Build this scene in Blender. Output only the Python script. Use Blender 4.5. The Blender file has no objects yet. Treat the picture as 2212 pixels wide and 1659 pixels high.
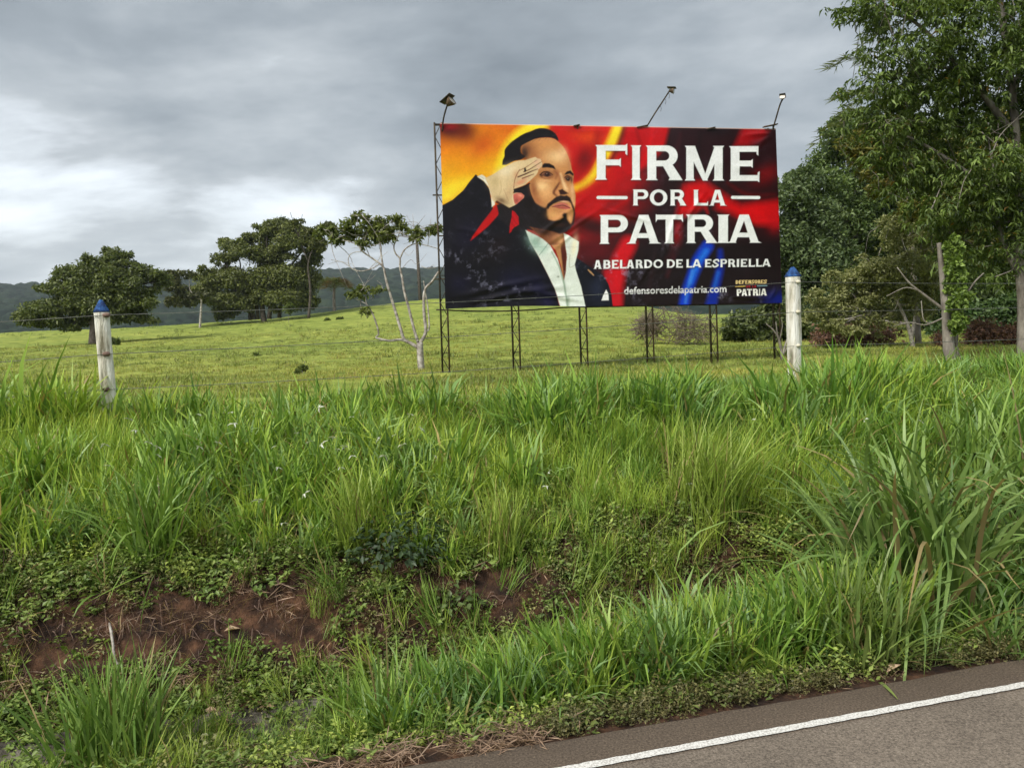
import bpy, math, random
import numpy as np
from mathutils import Vector

R = math.radians
rng = np.random.default_rng(7)
random.seed(7)

# ------------------------------------------------------------------ camera, sky, sun, exposure
VW, VH, FV = 2212.0, 1659.0, 1736.0          # photo measured in a 2212 x 1659 frame, focal length in those pixels
PITCH, ROLL, EYE = R(3.5), R(2.0), 1.7
cF = np.array([0, math.cos(PITCH), -math.sin(PITCH)])
_R = np.array([1.0, 0, 0]); _U = np.cross(_R, cF)
cR = _R * math.cos(ROLL) - _U * math.sin(ROLL)
cU = _U * math.cos(ROLL) + _R * math.sin(ROLL)

scene = bpy.context.scene
COL = scene.collection
cam_d = bpy.data.cameras.new('camera')
cam = bpy.data.objects.new('camera', cam_d)
COL.objects.link(cam)
from mathutils import Matrix
m = Matrix(((cR[0], cU[0], -cF[0], 0), (cR[1], cU[1], -cF[1], 0), (cR[2], cU[2], -cF[2], EYE), (0, 0, 0, 1)))
cam.matrix_world = m
cam_d.sensor_fit = 'HORIZONTAL'
cam_d.sensor_width = 36.0
cam_d.lens = 36.0 * FV / VW
cam_d.clip_start = 0.05
cam_d.clip_end = 6000
scene.camera = cam

SKX, SKY = 6.80, -16.72                         # which stretch of the cloud deck lies ahead
SUN_EL, SUN_AZ = R(46), R(220)               # azimuth clockwise from +Y: behind the camera, a little to the left
world = bpy.data.worlds.new('World')
scene.world = world
world.use_nodes = True
world.cycles.sampling_method = 'MANUAL'
world.cycles.sample_map_resolution = 256
wn, wl = world.node_tree.nodes, world.node_tree.links
wn.clear()
def N(nodes, kind, **kw):
    n = nodes.new(kind)
    for k, v in kw.items():
        if k == 'inp':
            for a, b in v.items():
                n.inputs[a].default_value = b
        else:
            setattr(n, k, v)
    return n
sky = N(wn, 'ShaderNodeTexSky', sky_type='NISHITA', sun_disc=False, sun_elevation=SUN_EL, sun_rotation=SUN_AZ, altitude=200, dust_density=2.0)
tc = N(wn, 'ShaderNodeTexCoord')
sep = N(wn, 'ShaderNodeSeparateXYZ'); wl.new(tc.outputs['Generated'], sep.inputs[0])
zc = N(wn, 'ShaderNodeMath', operation='MAXIMUM', inp={1: 0.0}); wl.new(sep.outputs['Z'], zc.inputs[0])
za = N(wn, 'ShaderNodeMath', operation='ADD', inp={1: 0.24}); wl.new(zc.outputs[0], za.inputs[0])
dx = N(wn, 'ShaderNodeMath', operation='DIVIDE'); wl.new(sep.outputs['X'], dx.inputs[0]); wl.new(za.outputs[0], dx.inputs[1])
dy = N(wn, 'ShaderNodeMath', operation='DIVIDE'); wl.new(sep.outputs['Y'], dy.inputs[0]); wl.new(za.outputs[0], dy.inputs[1])
cmb = N(wn, 'ShaderNodeCombineXYZ'); wl.new(dx.outputs[0], cmb.inputs[0]); wl.new(dy.outputs[0], cmb.inputs[1])
mp = N(wn, 'ShaderNodeMapping'); wl.new(cmb.outputs[0], mp.inputs[0])
mp.inputs['Location'].default_value = (SKX, SKY, 0.0)
mp.inputs['Rotation'].default_value = (0, 0, R(-10))
mp.inputs['Scale'].default_value = (0.80, 1.05, 1)
n1 = N(wn, 'ShaderNodeTexNoise', inp={'Scale': 1.5, 'Detail': 8.0, 'Roughness': 0.58, 'Distortion': 0.15}); wl.new(mp.outputs[0], n1.inputs['Vector'])
n2 = N(wn, 'ShaderNodeTexNoise', inp={'Scale': 0.6, 'Detail': 3.0, 'Roughness': 0.5}); wl.new(mp.outputs[0], n2.inputs['Vector'])
mixn = N(wn, 'ShaderNodeMix', data_type='FLOAT', inp={0: 0.45}); wl.new(n1.outputs[0], mixn.inputs[2]); wl.new(n2.outputs[0], mixn.inputs[3])
ramp = N(wn, 'ShaderNodeValToRGB'); wl.new(mixn.outputs[0], ramp.inputs[0])
er = ramp.color_ramp.elements
er[0].position, er[0].color = 0.39, (0.072, 0.083, 0.092, 1)
er[1].position, er[1].color = 0.645, (0.39, 0.398, 0.40, 1)
e = er.new(0.47); e.color = (0.112, 0.126, 0.137, 1)
e = er.new(0.54); e.color = (0.168, 0.182, 0.192, 1)
e = er.new(0.585); e.color = (0.262, 0.275, 0.283, 1)
sk = N(wn, 'ShaderNodeMix', data_type='RGBA', blend_type='MULTIPLY', inp={0: 1.0}); wl.new(sky.outputs[0], sk.inputs[6]); sk.inputs[7].default_value = (0.06, 0.06, 0.06, 1)
gap = N(wn, 'ShaderNodeMapRange', inp={1: 0.54, 2: 0.70, 3: 0.05, 4: 0.45}); wl.new(mixn.outputs[0], gap.inputs[0])
mx = N(wn, 'ShaderNodeMix', data_type='RGBA'); wl.new(gap.outputs[0], mx.inputs[0]); wl.new(ramp.outputs[0], mx.inputs[6]); wl.new(sk.outputs[2], mx.inputs[7])
# pale, moisture-filled air low over the horizon
hzn = N(wn, 'ShaderNodeMapRange', inp={1: 0.0, 2: 0.16, 3: 0.35, 4: 0.0}); wl.new(zc.outputs[0], hzn.inputs[0])
mh = N(wn, 'ShaderNodeMix', data_type='RGBA'); wl.new(hzn.outputs[0], mh.inputs[0]); wl.new(mx.outputs[2], mh.inputs[6]); mh.inputs[7].default_value = (0.30, 0.325, 0.345, 1)
bg = N(wn, 'ShaderNodeBackground', inp={1: 1.0}); wl.new(mh.outputs[2], bg.inputs[0])
wo = N(wn, 'ShaderNodeOutputWorld'); wl.new(bg.outputs[0], wo.inputs[0])

sun_d = bpy.data.lights.new('sun', 'SUN')
sun_d.energy, sun_d.angle, sun_d.color = 1.5, R(22), (1.0, 0.955, 0.89)
sun = bpy.data.objects.new('sun', sun_d)
COL.objects.link(sun)
sd = Vector((math.sin(SUN_AZ) * math.cos(SUN_EL), math.cos(SUN_AZ) * math.cos(SUN_EL), math.sin(SUN_EL)))
sun.rotation_euler = sd.to_track_quat('Z', 'Y').to_euler()
sun.location = (0, -5, 12)

vs = scene.view_settings
vs.view_transform, vs.look, vs.exposure, vs.gamma, vs.use_curve_mapping = 'Standard', 'None', 1.8, 1.0, False
scene.cycles.max_bounces = 4
scene.cycles.diffuse_bounces = 3
scene.cycles.adaptive_threshold = 0.02
scene.cycles.glossy_bounces = 2
scene.cycles.transmission_bounces = 3
scene.cycles.volume_bounces = 0
scene.cycles.transparent_max_bounces = 4

# ------------------------------------------------------------------ helpers
def at(x, y, Y):
    """world point on the sight line of a measured photo point, at distance Y ahead"""
    d = cF + cR * (x - VW / 2) / FV + cU * (VH / 2 - y) / FV
    return np.array([0, 0, EYE]) + d * (Y / d[1])

def vnoise(x, y, seed=0):
    xi, yi = np.floor(x).astype(np.int64), np.floor(y).astype(np.int64)
    fx, fy = x - xi, y - yi
    fx, fy = fx * fx * (3 - 2 * fx), fy * fy * (3 - 2 * fy)
    def h(a, b):
        n = (a * 374761393 + b * 668265263 + seed * 1442695041) & 0xffffffff
        n = ((n ^ (n >> 13)) * 1274126177) & 0xffffffff
        return ((n ^ (n >> 16)) & 0xffffff) / float(0xffffff)
    return (h(xi, yi) * (1 - fx) + h(xi + 1, yi) * fx) * (1 - fy) + (h(xi, yi + 1) * (1 - fx) + h(xi + 1, yi + 1) * fx) * fy

def fbm(x, y, seed=0, oct=4, rough=0.5):
    s, a, t = 0, 1.0, 0
    for i in range(oct):
        s = s + a * vnoise(x * 2 ** i + 17.3 * i, y * 2 ** i - 9.1 * i, seed + i)
        t += a; a *= rough
    return s / t

def make_mesh(name, V, F, cols=None, smooth=True, mat=None):
    """V (n,3), F (m,k) with k = 3 or 4, cols (n,3) -> colour attribute col"""
    V = np.asarray(V, np.float32); F = np.asarray(F, np.int32)
    me = bpy.data.meshes.new(name)
    k = F.shape[1]
    me.vertices.add(len(V)); me.vertices.foreach_set('co', V.ravel())
    me.loops.add(F.size); me.loops.foreach_set('vertex_index', F.ravel())
    me.polygons.add(len(F)); me.polygons.foreach_set('loop_start', np.arange(0, F.size, k, dtype=np.int32))
    if smooth:
        me.polygons.foreach_set('use_smooth', np.ones(len(F), bool))
    if cols is not None:
        a = me.color_attributes.new('col', 'FLOAT_COLOR', 'POINT')
        c = np.ones((len(V), 4), np.float32); c[:, :3] = cols
        a.data.foreach_set('color', c.ravel())
    me.update(calc_edges=True)
    me.validate()
    if mat:
        me.materials.append(mat)
    return me

def link(name, data, parent=None, **props):
    o = bpy.data.objects.new(name, data)
    COL.objects.link(o)
    if parent is not None:
        o.parent = parent
        o.matrix_parent_inverse = Matrix.Translation(-Vector(parent.location))
    for k, v in props.items():
        o[k] = v
    return o

def thing(name, loc, label, category, group=None):
    o = bpy.data.objects.new(name, None)
    COL.objects.link(o)
    o.location = [float(v) for v in loc]
    o.empty_display_size = 0.1
    o['label'], o['category'] = label, category
    if group:
        o['group'] = group
    return o

class MB:
    """collects tubes, boxes and ribbons into one mesh (world coordinates)"""
    def __init__(s):
        s.V, s.F, s.n = [], [], 0
    def add(s, V, F):
        V = np.asarray(V, float); F = np.asarray(F, int)
        s.V.append(V); s.F.append(F + s.n); s.n += len(V)
    def tube(s, P, rad, k=6, cap=True):
        P = np.asarray(P, float); n = len(P)
        rad = np.broadcast_to(np.asarray(rad, float), (n,)) if np.ndim(rad) == 0 or len(np.atleast_1d(rad)) == n else np.interp(np.linspace(0, 1, n), np.linspace(0, 1, len(rad)), rad)
        T = np.gradient(P, axis=0); T /= np.linalg.norm(T, axis=1)[:, None] + 1e-9
        ref = np.array([0.31, 0.17, 0.93]); ref = np.array([1.0, 0.1, 0.05]) if abs(T[0] @ ref) > 0.9 else ref
        A = np.cross(T, ref); A /= np.linalg.norm(A, axis=1)[:, None] + 1e-9
        B = np.cross(T, A)
        an = np.linspace(0, 2 * np.pi, k, endpoint=False)
        V = P[:, None, :] + rad[:, None, None] * (np.cos(an)[None, :, None] * A[:, None, :] + np.sin(an)[None, :, None] * B[:, None, :])
        V = V.reshape(-1, 3)
        F = []
        i = np.arange(n - 1)[:, None] * k; j = np.arange(k)[None, :]; j2 = (j + 1) % k
        a, b, c, d = i + j, i + j2, i + k + j2, i + k + j
        F = np.concatenate([np.stack([a, b, c], -1).reshape(-1, 3), np.stack([a, c, d], -1).reshape(-1, 3)])
        if cap:
            V = np.vstack([V, P[0], P[-1]]); q = len(V)
            jj = np.arange(k)
            F = np.vstack([F, np.stack([np.full(k, q - 2), (jj + 1) % k, jj], -1), np.stack([np.full(k, q - 1), (n - 1) * k + jj, (n - 1) * k + (jj + 1) % k], -1)])
        s.add(V, F)
    def box(s, c, ax, ay, az):
        """centre and three half-axis vectors"""
        c, ax, ay, az = map(lambda v: np.asarray(v, float), (c, ax, ay, az))
        V = [c + i * ax + j * ay + k * az for k in (-1, 1) for j in (-1, 1) for i in (-1, 1)]
        F = [(0, 2, 3), (0, 3, 1), (4, 5, 7), (4, 7, 6), (0, 1, 5), (0, 5, 4), (2, 6, 7), (2, 7, 3), (0, 4, 6), (0, 6, 2), (1, 3, 7), (1, 7, 5)]
        s.add(V, F)
    def mesh(s, name, mat, smooth=True, cols=None):
        return make_mesh(name, np.vstack(s.V), np.vstack(s.F), cols, smooth, mat)

def spline(P, n=6):
    """Catmull-Rom through the points"""
    P = np.asarray(P, float)
    if len(P) < 3:
        return np.array([P[0] + (P[-1] - P[0]) * t for t in np.linspace(0, 1, n + 1)])
    Q = np.vstack([2 * P[0] - P[1], P, 2 * P[-1] - P[-2]])
    out = []
    for i in range(1, len(Q) - 2):
        for t in np.linspace(0, 1, n, endpoint=False):
            a, b, c, d = Q[i - 1], Q[i], Q[i + 1], Q[i + 2]
            out.append(0.5 * (2 * b + (c - a) * t + (2 * a - 5 * b + 4 * c - d) * t * t + (3 * b - a - 3 * c + d) * t ** 3))
    out.append(P[-1])
    return np.array(out)

# ------------------------------------------------------------------ materials
def new_mat(name):
    mt = bpy.data.materials.new(name)
    mt.use_nodes = True
    n, l = mt.node_tree.nodes, mt.node_tree.links
    n.clear()
    out = n.new('ShaderNodeOutputMaterial')
    return mt, n, l, out

def noise_mat(name, c1, c2, scale=4.0, rough=0.8, bump=0.3, bscale=None, c3=None, stretch=None, detail=6, metallic=0.0, coord='Object', spec=0.3, lo=0.35, hi=0.65):
    mt, n, l, out = new_mat(name)
    tcn = n.new('ShaderNodeTexCoord')
    vec = tcn.outputs[coord]
    if stretch:
        mpn = N(n, 'ShaderNodeMapping'); mpn.inputs['Scale'].default_value = stretch
        l.new(vec, mpn.inputs[0]); vec = mpn.outputs[0]
    no = N(n, 'ShaderNodeTexNoise', inp={'Scale': scale, 'Detail': detail, 'Roughness': 0.6}); l.new(vec, no.inputs['Vector'])
    rp = n.new('ShaderNodeValToRGB'); l.new(no.outputs[0], rp.inputs[0])
    el = rp.color_ramp.elements
    el[0].position, el[0].color = lo, (*c1, 1)
    el[1].position, el[1].color = hi, (*c2, 1)
    if c3:
        x = el.new((lo + hi) / 2); x.color = (*c3, 1)
    p = N(n, 'ShaderNodeBsdfPrincipled', inp={'Roughness': rough, 'Metallic': metallic, 'Specular IOR Level': spec})
    l.new(rp.outputs[0], p.inputs['Base Color'])
    if bump:
        nb = N(n, 'ShaderNodeTexNoise', inp={'Scale': bscale or scale * 4, 'Detail': 5.0, 'Roughness': 0.6}); l.new(vec, nb.inputs['Vector'])
        bp = N(n, 'ShaderNodeBump', inp={'Strength': bump, 'Distance': 0.02}); l.new(nb.outputs[0], bp.inputs['Height']); l.new(bp.outputs[0], p.inputs['Normal'])
    l.new(p.outputs[0], out.inputs[0])
    return mt

def leaf_mat(name, trans=0.35, rough=0.45, tint=False, spec=0.35):
    """foliage: the leaf's own colour (attribute col), light passing through, a soft sheen"""
    mt, n, l, out = new_mat(name)
    at_ = N(n, 'ShaderNodeAttribute', attribute_name='col')
    col = at_.outputs['Color']
    if tint:
        ti = N(n, 'ShaderNodeAttribute', attribute_name='tint', attribute_type='INSTANCER')
        mu = N(n, 'ShaderNodeMix', data_type='RGBA', blend_type='MULTIPLY', inp={0: 1.0})
        l.new(col, mu.inputs[6]); l.new(ti.outputs['Color'], mu.inputs[7]); col = mu.outputs[2]
    p = N(n, 'ShaderNodeBsdfPrincipled', inp={'Roughness': rough, 'Specular IOR Level': spec}); l.new(col, p.inputs['Base Color'])
    tr = N(n, 'ShaderNodeBsdfTranslucent'); 
    br = N(n, 'ShaderNodeMix', data_type='RGBA', blend_type='MULTIPLY', inp={0: 1.0}); l.new(col, br.inputs[6]); br.inputs[7].default_value = (1.25, 1.3, 0.7, 1)
    l.new(br.outputs[2], tr.inputs[0])
    ms = N(n, 'ShaderNodeMixShader', inp={0: trans}); l.new(p.outputs[0], ms.inputs[1]); l.new(tr.outputs[0], ms.inputs[2])
    l.new(ms.outputs[0], out.inputs[0])
    return mt

M_leaf = leaf_mat('foliage')
M_grass = leaf_mat('grass_blade', 0.26, 0.5, tint=True, spec=0.4)
M_blade = leaf_mat('clump_blade', 0.25, 0.48, spec=0.42)
M_soil = noise_mat('red_soil', (0.018, 0.010, 0.007), (0.105, 0.052, 0.028), 9.0, 0.95, 1.0, 40.0, (0.046, 0.023, 0.013))
M_bark_grey = noise_mat('grey_bark', (0.10, 0.085, 0.07), (0.26, 0.235, 0.20), 7.0, 0.9, 0.6, 20, stretch=(1, 1, 0.35))
M_bark_pale = noise_mat('pale_lichen_bark', (0.16, 0.135, 0.115), (0.50, 0.47, 0.42), 9.0, 0.9, 0.5, 26, c3=(0.31, 0.28, 0.25))
M_bark_dark = noise_mat('dark_bark', (0.035, 0.028, 0.022), (0.10, 0.085, 0.07), 5.0, 0.9, 0.5, 20)
M_twig = noise_mat('dry_twig', (0.09, 0.055, 0.04), (0.24, 0.16, 0.125), 6.0, 0.9, 0.3, 20)
M_steel = noise_mat('weathered_angle_iron', (0.020, 0.017, 0.013), (0.075, 0.058, 0.035), 9.0, 0.65, 0.2, 40, metallic=0.3)
M_steel2 = noise_mat('rusty_angle_iron', (0.045, 0.033, 0.022), (0.13, 0.085, 0.05), 9.0, 0.7, 0.2, 40, metallic=0.2)
M_wire = noise_mat('dull_wire', (0.10, 0.105, 0.09), (0.22, 0.22, 0.19), 12.0, 0.5, 0.0, metallic=0.6)
M_conc = noise_mat('gutter_concrete', (0.030, 0.027, 0.018), (0.15, 0.135, 0.11), 7.0, 0.95, 0.9, 40, c3=(0.075, 0.066, 0.052))
M_post = noise_mat('whitewashed_post', (0.19, 0.17, 0.115), (0.74, 0.73, 0.66), 9.0, 0.95, 0.9, 30, c3=(0.56, 0.53, 0.43), stretch=(1.5, 1.5, 0.30), lo=0.31, hi=0.57, detail=9)
M_blue = noise_mat('blue_paint', (0.006, 0.022, 0.085), (0.030, 0.105, 0.30), 22.0, 0.8, 0.8, 60)
M_knob = noise_mat('pale_insulator', (0.42, 0.38, 0.26), (0.62, 0.58, 0.45), 20.0, 0.6, 0.1)
M_straw = leaf_mat('dry_straw', 0.2, 0.8)
M_lens = noise_mat('dusty_lens', (0.30, 0.27, 0.23), (0.62, 0.57, 0.50), 8.0, 0.35, 0.1)

# ------------------------------------------------------------------ terrain
TH = R(15.2)
def st(x, y):
    return x * math.cos(TH) + y * math.sin(TH), -x * math.sin(TH) + y * math.cos(TH)
def xy(s, t):
    return s * math.cos(TH) - t * math.sin(TH), s * math.sin(TH) + t * math.cos(TH)
PT = [2.0, 3.08, 3.115, 3.35, 3.6, 3.9, 4.2, 4.45, 4.6, 4.75, 4.95, 5.2, 5.6, 6.2, 7.35, 9, 40]
PZ = [-.06, -.05, -.025, -.04, -.12, -.24, -.25, -.2, -.05, .15, .36, .48, .60, .74, .85, .87, .87]

def bank_z(s, t):
    w = np.clip((t - 4.2) / 0.5, 0, 1) * np.clip((6.5 - t) / 1.2, 0, 1)
    tt = t + w * 0.26 * (fbm(s * 1.1, t * 0.5, 3, 3) - 0.5)
    z = np.interp(tt, PT, PZ)
    k = np.clip((t - 3.25) / 0.3, 0, 1)
    gut = np.clip(1 - np.abs(t - 4.1) / 0.28, 0, 1)
    rough = k * (1 - 0.8 * gut)
    z = z + rough * (0.10 * (fbm(s * 2.3, t * 2.3, 11, 4, 0.55) - 0.5) + 0.05 * (fbm(s * 9, t * 9, 21, 3) - 0.5))
    # small slumps and ledges in the bare cut
    cut = np.clip(1 - np.abs(t - 4.8) / 0.35, 0, 1)
    return z + cut * 0.09 * (fbm(s * 5.0, t * 11.0, 31, 3, 0.6) - 0.5)

def field_z(x, y):
    """gently rising pasture with a crest some 97 m away"""
    yy = np.maximum(y, 1.0)
    a = np.clip(x / yy, -0.9, 1.0)
    elev = np.interp(a, [-0.9, -0.64, -0.5, -0.39, -0.3, -0.22, -0.15, -0.095, 0.0, 0.12, 0.22, 0.4, 1.0],
                     [0.022, 0.0248, 0.0262, 0.0275, 0.030, 0.036, 0.042, 0.047, 0.048, 0.042, 0.020, 0.008, 0.006])
    A = 1.7 + elev * 97 - 0.88
    u = np.clip((y - 22) / 75, 0, 1)
    z = 0.88 + A * u ** 1.5
    back = np.clip((y - 97) / 60, 0, 8)
    return z - 7 * (1 - np.exp(-back ** 2 * 0.6)) - 1.0 * back

def ground_z(x, y):
    x, y = np.asarray(x, float), np.asarray(y, float)
    s, t = st(x, y)
    k = np.clip((t - 8.6) / 1.6, 0, 1)
    k = k * k * (3 - 2 * k)
    lump = 0.10 * (fbm(x * 0.8, y * 0.8, 41, 4, 0.6) - 0.5) + 0.9 * (fbm(x * 0.045, y * 0.045, 44, 2) - 0.5) * np.clip((y - 25) / 40, 0, 1)
    return bank_z(s, t) * (1 - k) + (field_z(x, y) + lump) * k

def grid_faces(nr, nc):
    i = np.arange(nr - 1)[:, None] * nc; j = np.arange(nc - 1)[None, :]
    return np.stack([i + j, i + j + 1, i + nc + j + 1, i + nc + j], -1).reshape(-1, 4)

# roadside bank, fine sheet
sg, tg = np.meshgrid(np.linspace(-7, 13, 560), np.linspace(3.0, 10.6, 250))
bx, by = xy(sg.ravel(), tg.ravel())
bz = bank_z(sg.ravel(), tg.ravel())
bank = link('roadside_bank', make_mesh('roadside_bank', np.stack([bx, by, bz], 1), grid_faces(250, 560), mat=M_soil), kind='structure')

# pasture: polar sheet out to the crest and down behind it
def pasture_mat():
    mt, n, l, out = new_mat('short_pasture')
    tcn = n.new('ShaderNodeTexCoord')
    a = N(n, 'ShaderNodeTexNoise', inp={'Scale': 0.9, 'Detail': 8.0, 'Roughness': 0.68}); l.new(tcn.outputs['Object'], a.inputs['Vector'])
    b = N(n, 'ShaderNodeTexNoise', inp={'Scale': 0.11, 'Detail': 4.0, 'Roughness': 0.55}); l.new(tcn.outputs['Object'], b.inputs['Vector'])
    r1 = n.new('ShaderNodeValToRGB'); l.new(a.outputs[0], r1.inputs[0])
    el = r1.color_ramp.elements
    el[0].position, el[0].color = 0.30, (0.085, 0.120, 0.028, 1)
    el[1].position, el[1].color = 0.68, (0.345, 0.385, 0.095, 1)
    x = el.new(0.48); x.color = (0.235, 0.28, 0.062, 1)
    r2 = n.new('ShaderNodeValToRGB'); l.new(b.outputs[0], r2.inputs[0])
    el = r2.color_ramp.elements
    el[0].position, el[0].color = 0.35, (0.80, 0.86, 0.74, 1)
    el[1].position, el[1].color = 0.65, (1.08, 1.04, 0.95, 1)
    mu = N(n, 'ShaderNodeMix', data_type='RGBA', blend_type='MULTIPLY', inp={0: 1.0}); l.new(r1.outputs[0], mu.inputs[6]); l.new(r2.outputs[0], mu.inputs[7])
    p = N(n, 'ShaderNodeBsdfPrincipled', inp={'Roughness': 0.9, 'Specular IOR Level': 0.1}); l.new(mu.outputs[2], p.inputs['Base Color'])
    c = N(n, 'ShaderNodeTexNoise', inp={'Scale': 3.0, 'Detail': 6.0, 'Roughness': 0.7}); l.new(tcn.outputs['Object'], c.inputs['Vector'])
    bp = N(n, 'ShaderNodeBump', inp={'Strength': 0.8, 'Distance': 0.25}); l.new(c.outputs[0], bp.inputs['Height']); l.new(bp.outputs[0], p.inputs['Normal'])
    l.new(p.outputs[0], out.inputs[0])
    return mt
M_past = pasture_mat()
ya = np.concatenate([np.geomspace(5.5, 125, 330), np.geomspace(130, 420, 14)])
aa = np.concatenate([np.linspace(-2.6, -0.95, 16), np.linspace(-0.9, 0.9, 420), np.linspace(0.95, 2.6, 16)])
A_, Y_ = np.meshgrid(aa, ya)
px, py = (A_ * Y_).ravel(), Y_.ravel()
s_, t_ = st(px, py)
pz = ground_z(px, py) + 0.12 * (fbm(px * 1.7, py * 1.7, 51, 3, 0.6) - 0.5) * np.clip((py - 12) / 10, 0, 1)
pz = np.where(t_ < 10.2, np.minimum(pz, -0.6), pz)
pasture = link('pasture', make_mesh('pasture', np.stack([px, py, pz], 1), grid_faces(len(ya), len(aa)), mat=M_past), kind='structure')

# far wooded hills
def hill_z(x, y):
    d = np.hypot(x, y); a = x / np.maximum(y, 1)
    crest = np.interp(a, [-1.6, -0.8, -0.64, -0.5, -0.3, -0.22, -0.1, 0.1, 0.5, 1.6], [0.060, 0.062, 0.066, 0.069, 0.074, 0.080, 0.079, 0.083, 0.07, 0.05])
    crest = crest + 0.006 * (fbm(a * 9, a * 0 + 3, 61, 3) - 0.5)
    top = 1.7 + crest * 1150
    u = np.clip((d - 330) / 820, 0, 1)
    base = -16 + (top + 16) * (u ** 1.05) + 22 * (fbm(x / 190, y / 190, 63, 3) - 0.5) * np.clip((1 - u) * 3, 0, 1) * np.clip(u * 5, 0, 1)
    fall = np.clip((d - 1150) / 500, 0, 1)
    return base - fall * top * 0.6
def crowns(x, y, cell, seed):
    """rounded tree-crown bumps: height of the nearest jittered dome"""
    gx, gy = np.floor(x / cell), np.floor(y / cell)
    best = np.zeros_like(x)
    for i in (-1, 0, 1):
        for j in (-1, 0, 1):
            cx, cy = gx + i, gy + j
            hx = vnoise(cx * 1.0, cy * 1.0, seed); hy = vnoise(cx * 1.0, cy * 1.0, seed + 1); hh = vnoise(cx * 1.0, cy * 1.0, seed + 2)
            d2 = ((x - (cx + hx) * cell) ** 2 + (y - (cy + hy) * cell) ** 2) / (cell * 0.85) ** 2
            best = np.maximum(best, (0.45 + 0.75 * hh) * np.sqrt(np.clip(1 - d2, 0, 1)))
    return best
dd = np.concatenate([np.linspace(300, 1180, 210), np.linspace(1200, 1750, 10)])
ha = np.concatenate([np.linspace(-1.6, -0.78, 20), np.linspace(-0.76, 0.14, 620), np.linspace(0.16, 1.6, 50)])
HA, HD = np.meshgrid(ha, dd)
hy = HD / np.sqrt(1 + HA ** 2); hx = HA * hy
hxr, hyr = hx.ravel(), hy.ravel()
hz = hill_z(hxr, hyr) + 8.0 * crowns(hxr, hyr, 11.0, 71) + 3.0 * (fbm(hxr / 5, hyr / 5, 75, 2) - 0.5)
M_forest = noise_mat('distant_forest', (0.006, 0.013, 0.009), (0.026, 0.040, 0.022), 0.05, 0.95, 0.0, c3=(0.013, 0.024, 0.014), spec=0.05, detail=8)
hills = link('wooded_hills', make_mesh('wooded_hills', np.stack([hxr, hyr, hz], 1), grid_faces(len(dd), len(ha)), mat=M_forest), kind='structure')

# ground across the road, behind the camera
gs, gt = np.meshgrid(np.linspace(-80, 90, 60), np.linspace(-60, -4.2, 24))
gx, gy = xy(gs.ravel(), gt.ravel())
link('verge_ground', make_mesh('verge_ground', np.stack([gx, gy, -0.06 + 0.3 * (fbm(gx * .2, gy * .2, 5) - .5)], 1), grid_faces(24, 60), mat=M_past), kind='structure')

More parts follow.
